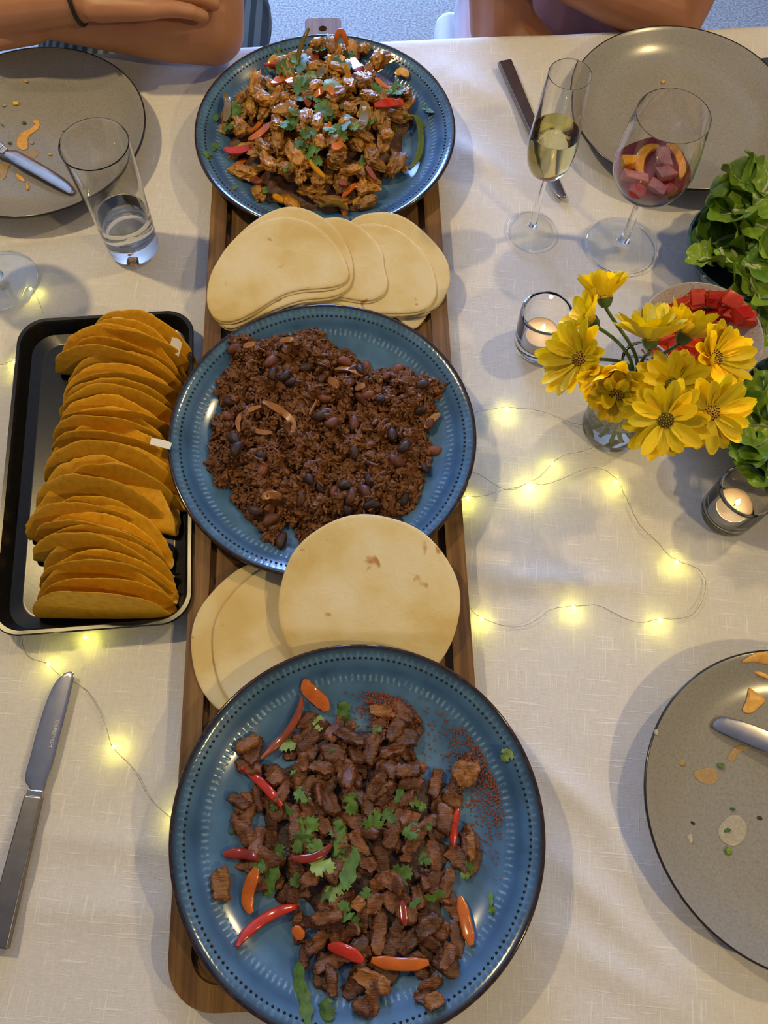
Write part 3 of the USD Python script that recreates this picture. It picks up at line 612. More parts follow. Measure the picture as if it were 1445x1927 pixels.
def slice_mesh(l, w, h, seed):
    rs = np.random.RandomState(seed); n = rs.randint(7, 11); a = np.sort(np.linspace(0, 2 * PI, n, endpoint=False) + rs.uniform(-.25, .25, n)); ex = .55
    ca, sa = np.cos(a), np.sin(a); rr = rs.uniform(.78, 1.12, n)
    P = np.stack([np.sign(ca) * np.abs(ca) ** ex * l / 2 * rr, np.sign(sa) * np.abs(sa) ** ex * w / 2 * rr], 1)
    pg = Polygon(P).buffer(-.0012).buffer(.0012); P = np.array(pg.exterior.segmentize(.0018).coords)[:-1]; P = P + rs.uniform(-.00055, .00055, P.shape) + .0016 * (np.stack([meshkit.noise(np.c_[P * 420, P[:, :1] * 0 + seed + k], seed + k) for k in range(2)], 1) - .5)
    b1, b2, tw = rs.uniform(-9, 9), rs.uniform(-18, 18), rs.uniform(-.35, .35)
    zf = lambda x, y: b1 * x * x + b2 * y * y + tw * x * y / w + .0030 * (meshkit.noise(np.c_[x * 130, y * 260, x * 0 + seed], seed) - .5)
    v, f = slab(P, h, zf, .0026, lambda x, y: h * (.80 + .42 * meshkit.noise(np.c_[x * 140, y * 420, x * 0 + seed * 3], seed + 1)))
    v = v + .0012 * (np.stack([meshkit.noise(v * 420 + k * 9, seed + k) for k in range(3)], 1) - .5)
    return v - [0, 0, v[:, 2].mean()], f
SECT = lambda u, v: (('far' if v > .33 else 'near' if v < -.33 else ''), ('left' if u < -.33 else 'right' if u > .33 else ''))
def sector(x, y, c, R):
    a, b = SECT((x - c[0]) / R, (y - c[1]) / R); return ' '.join(w for w in (a, b) if w) or 'middle'
def beef(x, y, l, w, h, ang, seed, q=.72, m='beef', label=None, tilt=.25, box=.62, world=False, name='beef_strip', group=BG):
    p = np.array([x, y, T]) if world else hb.hit(x, y)
    v, f = slice_mesh(l, w, h, seed)
    v = v @ rotm(ang, rng.uniform(-tilt, tilt), rng.uniform(-tilt, tilt)).T + p
    v = hb.drop(v, q); w_ = sector(p[0], p[1], PC[2], .095)
    single(name, (v, f), MT[m], label or f'braised brown beef strip in the {w_} part of the near platter heap', 'beef', None if label else f'beef strips in the {w_} of the near platter')
for k, (x, y) in enumerate(in_poly(beef_pg.buffer(-.008), 104, rng, .0095)):
    beef(x, y, rng.uniform(.022, .036), rng.uniform(.012, .019), rng.uniform(.0035, .0065), rng.uniform(0, PI), 100 + k, .6, world=True, tilt=.35)
inner = beef_pg.buffer(-.022)
for k, (x, y) in enumerate(in_poly(inner, 50, rng, .012)):
    beef(x, y, rng.uniform(.020, .036), rng.uniform(.011, .018), rng.uniform(.0035, .0065), rng.uniform(0, PI), 200 + k, .6, world=True, tilt=.45)
S = .00046
def zb(x, y): return 320 + x / 2.035, 1220 + y / 2.035
for k, (x, y, l, w, a, m, lb) in enumerate([
    (810, 242, 92, 46, -.05, 'beef_tan', 'thick reddish beef chunk at the far edge of the beef strips'), (690, 345, 112, 44, -.35, 'beef', None), (850, 395, 100, 40, .25, 'beef', None),
    (1130, 478, 84, 88, -.15, 'beef_tan', 'square orange-brown beef slab at the right edge of the near platter heap'), (905, 470, 96, 42, .1, 'beef', None), (585, 460, 86, 44, -.2, 'beef', None), (300, 370, 92, 50, .5, 'beef_tan', 'pale brown beef piece at the far left of the near platter heap'),
    (195, 905, 58, 96, .2, 'beef_tan', 'beef piece lying apart at the far left edge of the near platter'), (765, 830, 46, 50, .8, 'beef', None), (845, 740, 60, 46, .9, 'beef', None), (800, 1090, 52, 118, -.15, 'beef', None), (995, 1060, 100, 60, .7, 'beef', None), (770, 1270, 120, 52, -.35, 'beef_tan', 'long tan beef strip across the near end of the heap'),
    (1005, 1345, 62, 44, .3, 'beef_tan', 'small tan beef end piece closest to the near rim'), (620, 1265, 36, 90, .1, 'beef', None), (735, 1375, 60, 50, -.6, 'beef', None), (600, 1030, 100, 44, .2, 'beef', None), (410, 490, 60, 60, .7, 'beef', None), (270, 590, 80, 40, -.5, 'beef', None), (1150, 760, 36, 96, .15, 'beef_tan', None),
    (980, 900, 34, 50, .2, 'beef', None), (900, 800, 40, 34, 0, 'beef', None), (1050, 650, 60, 110, -.2, 'beef', None), (570, 560, 26, 80, .1, 'beef', None), (820, 540, 80, 30, .6, 'beef', None), (720, 980, 46, 46, .7, 'beef_tan', None), (520, 1170, 40, 80, -.1, 'beef', None), (1060, 1180, 46, 90, -.4, 'beef', None)]):
    X, Y = zb(x, y); L_, W_ = l / 2.035 * S, w / 2.035 * S
    if W_ > L_: L_, W_, a = W_, L_, a + PI / 2
    beef(X, Y, L_ * 1.30, W_ * 1.30, .0075, a, 300 + k, .66, m, lb, .15, .5)
for pts, w, m, lb in [
    ([(525, 122), (530, 160), (560, 190), (600, 245)], 17, 'orange', 'orange pepper piece at the far edge of the beef heap'), ([(505, 190), (485, 270), (430, 350), (350, 425)], 9, 'brownred', 'long dark red pepper strip leading down from the orange pepper'),
    ([(280, 458), (340, 505), (392, 560), (430, 605)], 10, 'red', 'bright red pepper strip at the left of the beef heap'), ([(205, 792), (260, 785), (335, 805)], 11, 'darkred', 'dark red pepper arc by the left rim of the near platter'),
    ([(335, 840), (312, 900), (300, 960), (315, 1012)], 14, 'orange', 'orange pepper strip hanging off the left side of the beef heap'), ([(258, 1142), (310, 1075), (390, 1020), (485, 990)], 11, 'red', 'curved red pepper strip lying on bare blue glaze at lower left'),
    ([(610, 1140), (680, 1160), (740, 1195)], 13, 'red', 'red pepper piece in the near part of the beef heap'), ([(770, 1190), (850, 1205), (990, 1200)], 13, 'orange', 'straight orange pepper strip across the near part of the beef heap'),
    ([(1102, 618), (1085, 680), (1085, 760)], 9, 'red', 'glossy red pepper strip standing at the right of the beef heap'), ([(1108, 950), (1130, 1050), (1152, 1135)], 13, 'orange', 'brownish orange pepper strip at the lower right of the beef heap'),
    ([(888, 965), (898, 1060)], 9, 'darkred', 'short dark red pepper strip low in the heap'), ([(465, 800), (545, 802), (620, 750)], 9, 'darkred', 'dark red pepper strip half hidden under the coriander'), ([(475, 1065), (510, 1110)], 12, 'orange', 'small orange pepper bit in the lower left of the beef heap')]:
    v, f = strip(hb, [zb(*p) for p in pts], w * S * 1.75, .0046, tw=rng.uniform(-.3, .3), up=.003)
    single('pepper_strip', (v, f), MT['pep_' + m], lb, 'pepper')
CL, CG = 'green coriander leaf scattered over the beef strips on the near platter', 'coriander on the beef'
for k, (x, y, s) in enumerate([(660, 240, 54), (570, 285, 40), (455, 370, 46), (625, 400, 22), (790, 310, 26), (505, 560, 44), (705, 590, 56), (780, 665, 50), (835, 640, 42), (645, 690, 44), (520, 690, 62), (500, 740, 50), (935, 590, 30), (965, 605, 24), (920, 700, 46), (1150, 828, 34), (1130, 866, 24), (885, 866, 48), (975, 805, 34), (580, 830, 62), (640, 770, 44), (480, 890, 36), (650, 905, 50), (620, 935, 40), (665, 995, 40), (750, 940, 28), (710, 1055, 34), (595, 1390, 46), (1288, 408, 34), (420, 780, 40), (345, 835, 34), (395, 610, 22), (235, 700, 16), (1230, 1000, 22), (990, 685, 20), (560, 760, 40)]):
    put_leaf(hb, *zb(x, y), s * .62, 'coriander_leaf', CL, 'coriander', CG, rng, k, m=MT['coriander_pale'] if k in (1, 19, 22, 23, 2, 28) else None)
for k, (x, y, s, a) in enumerate([(690, 830, 120, .1), (390, 870, 110, .25), (880, 555, 60, .5), (495, 1290, 100, -.1), (520, 1370, 90, -.15), (650, 740, 70, .3), (680, 1030, 44, 1.2), (460, 630, 50, -.5), (1000, 950, 70, 1.1), (930, 985, 50, .8), (475, 470, 30, .6), (600, 940, 50, .5), (1228, 960, 36, 0)]):
    put_leaf(hb, *zb(x, y), s * .55, 'coriander_stalk', 'thin green coriander stalk among the beef strips on the near platter', 'coriander', 'coriander stalks on the beef', rng, 60 + k, -a, True)
sv, sf = ico(0); pv = []
for k in range(1700):
    if k < 1000: a = rng.gauss(.42, .26); r_ = .128 - abs(rng.gauss(0, .016))
    else: a = rng.gauss(1.38, .12); r_ = .120 - abs(rng.gauss(0, .018))
    if r_ > .138: continue
    x, y = PC[2][0] + r_ * math.cos(a), PC[2][1] + r_ * math.sin(a); s = rng.uniform(.0003, .0011)
    pv.append((sv * s * [1, 1, .6] + [x, y, hb.base + hb.z(x, y) + s * .2], sf))
single('paprika_dusting', pv, MT['paprika'], 'red-brown paprika powder dusted on the right side of the near platter', 'paprika', kind='stuff', smooth=False)

# ---- chicken fajita heap on the far platter
rng = random.Random(5)
def zc_(x, y): return 360 + x / 2.89, y / 2.89
chick_px = [zc_(*p) for p in [(560, 260), (640, 220), (700, 230), (800, 220), (900, 260), (1050, 340), (1190, 440), (1210, 500), (1260, 650), (1190, 740), (1190, 930), (1080, 980), (1030, 1070), (1020, 1150), (900, 1190), (700, 1180), (340, 1130), (300, 1010), (225, 980), (220, 870), (150, 800), (180, 720), (170, 570), (250, 490), (350, 450), (410, 390), (500, 330)]]
hc = Heap(PC[0], T + PZ[0], plat_z, PR)
# the heap's foot lies below its silhouette: outline taken part way up
def hh(y): return .020 + .022 * np.clip((300 - y) / 250, 0, 1)
ch_pg = Polygon([px(x, y, hh(y))[:2] for x, y in chick_px]).buffer(0)
single('chicken_sauce_bed', mound(hc, ch_pg.buffer(-.010), .030, 8, edge=.055), MT['sauce_mound'], 'saucy bed of small chicken bits under the heap on the far platter', 'chicken', kind='stuff')
KL, KG = 'piece of browned chicken in the heap on the far blue platter', 'chicken pieces on the far platter'
def chick(p, l, w, h, ang, seed, q=.66, label=None, tilt=.45):
    v, f = chunk(l, w, h, seed, 3, .85, .42, 1.9, rng.uniform(-.22, .22))
    v = v @ rotm(ang, rng.uniform(-tilt, tilt), rng.uniform(-tilt, tilt)).T + p
    v = hc.drop(v, q); w_ = sector(p[0], p[1], PC[0] + np.array([0, -.01]), .09)
    single('chicken_piece', (v, f), MT['chicken'], label or f'piece of browned chicken in the {w_} part of the heap on the far platter', 'chicken', None if label else f'chicken pieces in the {w_} of the far platter')
pep_pool = [('yellow', 'yellow'), ('orange', 'orange'), ('olive', 'green'), ('brownred', 'red')]
kk = 0
for off, n, dm in ((-.006, 88, .011), (-.030, 46, .013), (-.050, 24, .014)):
    for (x, y) in in_poly(ch_pg.buffer(off), n, rng, dm):
        kk += 1
        if kk % 4 == 0:
            m, w = pep_pool[(kk // 4) % 4]; a = rng.uniform(0, PI); L_ = rng.uniform(.018, .030); q0 = np.array([x, y, T])
            t_ = np.linspace(-.5, .5, 12); path = np.stack([x + L_ * t_ * math.cos(a), y + L_ * t_ * math.sin(a), T - .010 * (2 * t_) ** 2 * rng.uniform(-.4, 1)], 1)
            v, f = sweep(path, rng.uniform(.007, .011), .0035, rng.uniform(-.6, .6), 10, True, .3); v = hc.drop(v, .6)
            single('pepper_piece', (v, f), MT['pep_' + m], f'soft fried {w} pepper strip tucked into the chicken heap on the far platter', 'pepper', f'{w} peppers in the chicken heap')
        else:
            chick(np.array([x, y, T]), rng.uniform(.022, .038), rng.uniform(.012, .017), rng.uniform(.009, .013), rng.uniform(0, PI), 500 + kk)
SC = .00062
for k, (x, y, l, w, a, lb) in enumerate([(470, 730, 60, 150, 0, None), (330, 590, 60, 110, .1, None), (400, 550, 90, 60, -.3, None), (575, 880, 90, 130, .5, None), (790, 870, 80, 70, 0, None), (980, 850, 70, 110, .2, None), (1110, 900, 80, 150, -.5, 'large chicken piece at the right edge of the far heap'), (650, 1060, 130, 56, -.2, None),
    (760, 1120, 200, 56, .12, 'long chicken strip along the near edge of the far heap'), (950, 1120, 110, 60, .3, None), (290, 960, 140, 70, -.3, 'chicken strip sticking out at the near left of the far heap'), (370, 1060, 60, 120, .3, None), (520, 1000, 70, 80, .6, None), (690, 990, 60, 80, -.4, None), (860, 480, 50, 90, .1, None), (1010, 380, 60, 100, -.3, None), (940, 470, 70, 50, .3, None), (690, 270, 80, 50, .3, None),
    (820, 290, 60, 70, .2, None), (940, 290, 60, 60, .5, None), (270, 720, 70, 70, .4, None), (860, 600, 60, 40, -.6, None), (700, 800, 50, 70, .2, None), (510, 550, 50, 70, 0, None), (1160, 520, 60, 90, -.2, None), (1060, 760, 70, 60, .4, None), (860, 960, 100, 50, .1, None), (930, 1040, 50, 80, 0, None), (600, 700, 60, 60, .3, None), (830, 700, 60, 50, .9, None)]):
    X, Y = zc_(x, y); L_, W_ = l / 2.89 * SC, w / 2.89 * SC
    if W_ > L_: L_, W_, a = W_, L_, a + PI / 2
    chick(hc.hit(X, Y, .04), L_ * 1.1, max(W_ * 1.1, .012), min(.014, W_), a, 700 + k, .55, lb, .3)
for pts, w, m, lb in [([(640, 155, .080), (612, 215, .074), (588, 290, .066), (578, 360, .058)], 24, 'olive', 'olive green pepper strip standing at the far top of the chicken heap'), ([(752, 300, .075), (745, 350, .066), (735, 400, .058)], 22, 'yellow', 'yellow pepper strip standing near the top of the chicken heap'), ([(840, 345, .078), (855, 410, .068), (865, 480, .058)], 20, 'yellow', 'second yellow pepper strip right of the top of the chicken heap'),
    ([(440, 470), (500, 455), (545, 470)], 34, 'orange', 'wide orange pepper piece left of the coriander on the chicken'), ([(670, 560), (720, 510), (775, 530)], 26, 'orange', 'folded orange pepper piece in the centre of the chicken heap'), ([(905, 660), (925, 630), (950, 600)], 20, 'yellow', 'small yellow pepper strip right of the centre of the chicken'), ([(1110, 430), (1145, 410), (1175, 440)], 30, 'yellow', 'bright yellow pepper chunk at the upper right of the chicken'),
    ([(995, 590), (1060, 575), (1135, 590)], 34, 'red', 'glossy bright red pepper chunk on the right of the chicken'), ([(400, 385), (440, 370), (490, 360)], 20, 'red', 'red pepper slice at the upper left of the chicken'), ([(880, 370), (930, 400), (985, 430)], 36, 'darkred', 'dark red pepper slice near the top right of the chicken'), ([(185, 830), (250, 840), (330, 815)], 26, 'red', 'orange-red pepper tip at the left edge of the chicken'),
    ([(320, 790), (380, 740), (430, 690)], 24, 'orange', 'orange pepper strip rising from the left edge of the chicken'), ([(1160, 650), (1220, 670), (1245, 760), (1235, 860), (1185, 930)], 22, 'green', 'dark green pepper arc on the bare right side of the far platter'), ([(930, 570), (940, 660), (915, 720)], 34, 'olive', 'wide olive green pepper piece below the red chunk'), ([(185, 540), (200, 600), (185, 690)], 26, 'olive', 'olive yellow pepper strip at the far left of the chicken'),
    ([(640, 880), (680, 940), (725, 990)], 20, 'yellow', 'yellow pepper strip in the near half of the chicken'), ([(770, 830), (820, 800)], 30, 'orange', 'small orange pepper square in the near half of the chicken'), ([(330, 990), (380, 1010)], 30, 'brownred', 'reddish pepper piece at the near left of the chicken'), ([(450, 1080), (500, 1115)], 24, 'yellow', 'yellow pepper tip at the near left edge of the chicken'), ([(700, 1150), (780, 1120), (850, 1165)], 22, 'olive', 'dark pepper curl at the near edge of the chicken'), ([(775, 265, .056), (812, 170, .074), (850, 250, .058)], 20, 'orange', 'pointed orange pepper at the far top of the chicken'), ([(800, 1010), (850, 1015)], 24, 'brownred', 'reddish pepper slice low in the near half of the chicken'), ([(950, 920), (1000, 1000)], 18, 'brownred', 'thin brown pepper strip at the lower right of the chicken')]:
    v, f = strip(hc, [(*zc_(*p[:2]), *p[2:]) for p in pts], w * SC / 2.89 * 1.7, .0046, tw=rng.uniform(-.35, .35), up=.003, n=16, curl=.25)
    single('pepper_strip', (v, f), MT['pep_' + m], lb, 'pepper')
CL2 = 'chopped green coriander leaf on top of the chicken heap on the far platter'
for k, (x, y, s) in enumerate([(700, 300, 60), (510, 385, 70), (410, 460, 70), (615, 490, 90), (600, 450, 70), (580, 345, 60), (730, 610, 76), (720, 650, 70), (795, 735, 70), (545, 690, 70), (500, 690, 50), (635, 730, 60), (225, 640, 60), (205, 700, 50), (1290, 605, 56), (1120, 500, 56), (1010, 500, 46), (660, 850, 70), (240, 600, 50), (880, 685, 46), (600, 810, 60), (125, 800, 40), (90, 840, 36), (490, 310, 60), (590, 560, 40), (760, 470, 66), (840, 380, 50), (690, 910, 36), (660, 430, 60), (800, 330, 46), (1070, 500, 40), (420, 530, 40), (760, 730, 50), (130, 640, 30), (400, 1045, 26), (235, 1020, 24), (1250, 700, 34), (560, 640, 40), (690, 560, 44), (860, 300, 40)]):
    put_leaf(hc, *zc_(x, y), s * .60, 'coriander_leaf', CL2, 'coriander', 'coriander on the chicken', rng, 90 + k, m=MT['coriander_pale'] if k in (19, 25, 28) else None)
for k, (x, y, s, a) in enumerate([(600, 340, 110, .1), (520, 915, 40, .6), (930, 885, 50, 0), (590, 790, 60, .5), (840, 700, 90, .1), (985, 690, 50, .6), (1100, 490, 60, .4)]):
    put_leaf(hc, *zc_(x, y), s * .6, 'coriander_stalk', 'thin green coriander stalk on the chicken heap on the far platter', 'coriander', 'coriander stalks on the chicken', rng, 160 + k, -a, True)

# ---- minced beef and beans on the middle platter
rng = random.Random(7); nrs = np.random.RandomState(7)
def zm(x, y): return 320 + x / 2.491, 560 + y / 2.491
mince_px = [zm(*p) for p in [(690, 160), (760, 220), (870, 250), (900, 300), (960, 335), (1060, 330), (1150, 355), (1230, 395), (1300, 432), (1290, 475), (1245, 500), (1255, 570), (1215, 640), (1235, 690), (1215, 800), (1180, 900), (1180, 950), (1130, 1000), (1060, 1045), (1030, 1095), (850, 1110), (740, 1150), (680, 1185), (610, 1185), (580, 1070), (530, 1075), (540, 1165), (500, 1165), (440, 1145), (415, 1080), (335, 1030), (295, 960), (290, 895), (215, 905), (195, 840), (160, 790), (185, 690), (185, 560), (240, 540), (205, 450), (235, 390), (292, 320), (275, 240), (330, 225), (420, 222), (520, 195), (610, 180)]]
hm = Heap(PC[1], T + PZ[1], plat_z, PR)
mi_pg = Polygon([px(x, y, .022)[:2] for x, y in mince_px]).buffer(0)
m1 = mound(hm, mi_pg.buffer(-.003), .022, 21, .0025, .030, .45)
cr = [m1]
cv1, cf1 = ico(1)
pts = np.array(in_poly(mi_pg.buffer(-.0015), 4200, rng)); cv2, cf2 = ico(2)
def crumb(k):
    r = rng.random()
    if r < .16:
        s = rng.uniform(.0028, .0050); v = cv2 * (1 + 1.1 * (meshkit.noise(cv2 * 2.2 + k, k % 97) - .5))[:, None] * s * [1, rng.uniform(.6, 1), .65]
        return v, cf2
    s = rng.uniform(.0011, .0026)
    v = cv1 * (1 + .8 * (nrs.rand(len(cv1), 1) - .5)) * s * [1, rng.uniform(.6, 1), rng.uniform(.6, .9)]
    if r < .30: v = v * [1.8, .75, .75]
    return v, cf1
for k, (x, y) in enumerate(pts):
    v, f = crumb(k); v = v @ rotm(rng.uniform(0, 6.3), rng.uniform(-.6, .6), rng.uniform(-.6, .6)).T
    z = hm.z(x, y); v = v + [x, y, hm.base + z + rng.uniform(-.0008, .0012)]; cr.append((v, f))
    if k % 3 == 0: hm.stamp(v)
for k in range(420):                                            # longer shreds of mince
    x, y = pts[rng.randrange(len(pts))]; a = rng.uniform(0, 6.3); L_ = rng.uniform(.006, .012); t_ = np.linspace(-.5, .5, 5); b = rng.uniform(-.4, .4)
    p = np.stack([x + L_ * (t_ * math.cos(a) - b * t_ ** 2 * math.sin(a)), y + L_ * (t_ * math.sin(a) + b * t_ ** 2 * math.cos(a)), np.full(5, hm.base + hm.z(x, y) + .0008)], 1)
    cr.append(tube(p, np.array([.6, 1, 1.1, 1, .6]) * rng.uniform(.0009, .0016), 5))
single('minced_beef', cr, MT['mince'], 'heap of saucy minced beef covering the middle blue platter', 'minced beef', kind='stuff', smooth=50)
bean_l = [(475, 300, 1), (715, 380, 1), (640, 330, 0), (710, 555, 0), (735, 538, 1), (865, 590, 1), (760, 590, 1), (985, 480, 0), (925, 460, 1), (865, 725, 0), (435, 810, 1), (540, 820, 1), (430, 745, 0), (650, 850, 0), (615, 945, 1), (915, 910, 1), (830, 990, 0), (935, 865, 0), (820, 880, 0), (1060, 770, 1), (1100, 700, 0), (1190, 800, 0), (1240, 720, 1), (845, 400, 1), (1060, 345, 1), (1180, 410, 0), (1170, 530, 0), (945, 970, 0), (400, 1000, 0), (470, 1040, 1), (520, 1140, 0), (300, 240, 1), (540, 370, 0), (480, 360, 0), (920, 320, 1), (890, 340, 0), (725, 475, 1), (285, 490, 0), (310, 710, 0), (270, 560, 1), (850, 935, 1), (770, 910, 1), (700, 890, 0), (1020, 370, 1), (1050, 1050, 0), (1090, 950, 0), (820, 300, 1), (300, 660, 0), (560, 400, 0), (1040, 640, 0), (905, 475, 1), (1210, 600, 1)]
for k, (x, y, red) in enumerate(bean_l):
    p = hm.hit(*zm(x, y)); s = rng.uniform(.85, 1.2)
    v, f = ico(2); v = v * np.array([.0082, .0050, .0046]) * s; v[:, 1] += -.18 * v[:, 0] ** 2 / .0082
    v = v @ rotm(rng.uniform(0, 6.3), rng.uniform(-.4, .4), rng.uniform(-.4, .4)).T + p; v[:, 2] += .0008
    single('bean', (v, f), MT['bean_red' if red else 'bean_black'], f"{'reddish brown kidney' if red else 'dark black'} bean in the {sector(p[0], p[1], PC[1], .085)} part of the minced beef", 'bean', f"{'kidney' if red else 'black'} beans in the {sector(p[0], p[1], PC[1], .085)} of the mince", smooth=True)
for pts_, w, lb in [([(330, 640), (330, 570), (390, 530), (430, 520)], 12, 'curved onion slice at the left of the mince'), ([(440, 500), (510, 530), (565, 580), (575, 640)], 16, 'broad fried onion slice beside the left onion curl'), ([(370, 600), (420, 640), (480, 640)], 12, 'inner onion curl at the left of the mince'), ([(775, 355), (830, 345), (900, 380)], 14, 'glossy onion arc at the upper right of the mince'), ([(745, 400), (775, 410), (790, 430)], 18, 'orange onion piece under the glossy onion arc'), ([(870, 440), (915, 420)], 16, 'olive onion piece right of the onion arc'), ([(430, 945), (480, 930), (525, 945)], 18, 'orange brown onion piece in the near left of the mince'), ([(345, 240), (400, 225)], 14, 'onion piece at the far left edge of the mince'), ([(520, 215), (580, 205)], 14, 'orange onion piece at the far edge of the mince'), ([(1195, 620), (1225, 580), (1262, 555)], 16, 'pale onion wedge at the right edge of the mince'), ([(655, 555), (690, 495)], 5, 'thin pale onion shred in the middle of the mince'), ([(930, 1010), (950, 990), (975, 990)], 8, 'thin onion curl at the near right of the mince')]:
    v, f = strip(hm, [zm(*p) for p in pts_], w * .00056 / 2.491 * 2.1, .0030, tw=rng.uniform(-.7, .7), up=.0025, n=14, curl=.3)
    single('onion_slice', (v, f), MT['onion'], lb, 'onion')

# ================================================================== TORTILLAS
def on_plane(pts, hf, it=6):
    out = []
    for x, y in pts:
        p = px(x, y, .03)
        for _ in range(it): p = px(x, y, hf(p[0], p[1]))
        out.append(p[:2])
    return np.array(out)
def tz(x, y): return 360 + x / 2.779, 370 + y / 2.779
def tortilla(outline, hf, label, seed, th=.0022, fold=True, lip=.0):
    pl = smooth_closed(on_plane(outline, hf), 110)
    nz = lambda x, y: .0016 * (meshkit.fbm(np.c_[x * 28, y * 28, x * 0 + seed], 3, seed) - .5)
    zf = lambda x, y: T + np.array([hf(a, b) for a, b in zip(np.atleast_1d(x), np.atleast_1d(y))]) + nz(x, y)
    t = thing('tortilla', label, 'tortilla', (*pl.mean(0), T + hf(*pl.mean(0)) - .003))
    part(t, 'top_layer' if fold else 'disc', slab(pl, th, zf, .0035), MT['tort'], 60)
    if fold:
        c = pl.mean(0); p2 = (pl - c) * [.985, .985] + c - [0, .0022]
        part(t, 'under_layer', slab(p2, th, lambda x, y: zf(x, y) - th * 1.15, .0045), MT['tort'], 60)
    return t
yN = px(560, 590, .03)[1]
def ramp(z0, k, bump=0): return lambda x, y: z0 + k * (y - yN)
tortilla([tz(*p) for p in [(1000, 560), (1130, 560), (1250, 592), (1215, 650), (1168, 694), (1100, 660)]], lambda x, y: .011, 'flour tortilla corner peeking out under the right end of the folded stack', 41, fold=False)
ts = [([(850, 118), (960, 85), (1060, 90), (1160, 140), (1250, 222), (1322, 312), (1352, 405), (1340, 490), (1290, 572), (1200, 617), (1100, 625), (900, 608), (720, 540), (760, 300)], 'folded flour tortilla at the far right end of the upper stack'),
      ([(880, 150), (960, 145), (1060, 170), (1150, 230), (1232, 322), (1275, 430), (1270, 540), (1220, 592), (1120, 612), (900, 606), (720, 590), (590, 570), (600, 400), (720, 250)], 'folded flour tortilla second from the right in the upper stack'),
      ([(700, 116), (770, 112), (850, 140), (940, 212), (1000, 300), (1010, 380), (1026, 460), (1010, 505), (940, 545), (800, 532), (650, 545), (545, 580), (420, 500), (420, 250), (560, 130)], 'folded flour tortilla in the middle of the upper stack'),
      ([(510, 57), (600, 70), (700, 122), (782, 205), (832, 305), (846, 400), (830, 470), (760, 520), (600, 542), (440, 592), (290, 662), (190, 692), (140, 660), (100, 560), (92, 450), (160, 310), (270, 180), (400, 90)], 'folded flour tortilla directly under the topmost left one'),
      ([(82, 520), (98, 605), (140, 648), (200, 655), (330, 605), (490, 512), (600, 488), (760, 470), (814, 440), (812, 360), (740, 240), (640, 152), (520, 112), (420, 118), (320, 160), (210, 240), (140, 340), (98, 430)], 'topmost folded flour tortilla at the left of the upper stack')]
for k, (o, lb) in enumerate(ts):
    tortilla([tz(*p) for p in o], ramp(.0155 + .0052 * k, .27 - .02 * k), lb, 50 + k)
def zl(x, y): return 340 + x / 2.58, 980 + y / 2.58
for cx, cy, h0, kx, lb, sd in [(500, 590, .0145, -.075, 'flat flour tortilla at the far left under the other two', 61), (604, 602, .0170, -.070, 'flat flour tortilla with brown toast spots in the middle of the lower three', 62)]:
    c = px(*zl(cx, cy), h0); a = np.linspace(0, 2 * PI, 60, endpoint=False); r = .0865 * (1 + .008 * np.sin(3 * a + sd) + .008 * np.sin(7 * a))
    pl = np.stack([c[0] + r * np.cos(a), c[1] + r * np.sin(a)], 1); t = thing('tortilla', lb, 'tortilla', (*c[:2], T + h0 - .002))
    part(t, 'disc', slab(pl, .0022, lambda x, y, c=c, kx=kx, h0=h0: T + np.maximum(h0 + kx * (x - c[0]), h0 - .0038) + .0018 * (meshkit.fbm(np.c_[x * 28, y * 28, x * 0 + sd], 3, sd) - .5), .0035), MT['tort'], 60)
c = px(*zl(912, 404), .038); a = np.linspace(0, 2 * PI, 60, endpoint=False); r = .0860 * (1 + .010 * np.sin(3 * a + 1) + .006 * np.sin(8 * a))
pl = np.stack([c[0] + r * np.cos(a), c[1] + r * np.sin(a) * .985], 1)
def hL(x, y):                                  # leans on the middle platter's rim, its near side under the near platter's
    d = y - c[1]; return .0395 + (.165 * d if d > -.028 else -.0046 + .42 * (d + .028)) + .0015 * np.cos((x - c[0]) * 22) * (1 if d > -.028 else max(0, 1 + (d + .028) * 25))
t = thing('tortilla', 'whole round flour tortilla leaning on the middle platter, between the two nearer platters', 'tortilla', (*c[:2], T + .015))
part(t, 'disc', slab(pl, .0024, lambda x, y: T + np.array([hL(a_, b_) for a_, b_ in zip(x, y)]) + .0018 * (meshkit.fbm(np.c_[x * 28, y * 28, x * 0], 3, 8) - .5), .0035), MT['tort'], 60)

# ================================================================== BLACK TRAY OF TACO SHELLS
def zt(x, y): return x / 2.92, 560 + y / 2.92
c4 = [px(*zt(*p), .024)[:2] for p in [(75, 115), (1090, 75), (1012, 1795), (-25, 1850)]]
tc = np.mean(c4, 0); ty = ((c4[0] + c4[1]) - (c4[2] + c4[3])) / 2; tA = math.atan2(-ty[0], ty[1]); tL = np.linalg.norm(ty)
tW = (np.linalg.norm(c4[1] - c4[0]) + np.linalg.norm(c4[2] - c4[3])) / 2
Rt = rotm(tA)
def tray_pt(u, v, z): return np.array([*tc, T + z]) + Rt @ np.array([u, v, 0])
tr = thing('oven_tray', 'black enamel baking tray with rounded corners holding the row of taco shells', 'tray', (*tc, T))
rings = []
for ins, z in [(.018, 0.), (.006, .003), (.0015, .018), (-.001, .0225), (.0000, .0245), (.0035, .0242), (.0055, .021), (.010, .0065), (.020, .0035), (.022, .0032)]:
    rings.append(np.c_[rrect(-tW / 2 + ins, -tL / 2 + ins, tW / 2 - ins, tL / 2 - ins, .030 - min(ins, .015) * .5, 12), np.full(52, z)])
V = np.vstack(rings); n = 52; F = []
for k in range(len(rings) - 1):
    for i in range(n):
        a_, b_ = k * n + i, k * n + (i + 1) % n; F += [[a_, b_, b_ + n], [a_, b_ + n, a_ + n]]
V = np.vstack([V, [0, 0, 0], [0, 0, .0032]]); m_ = len(rings) * n
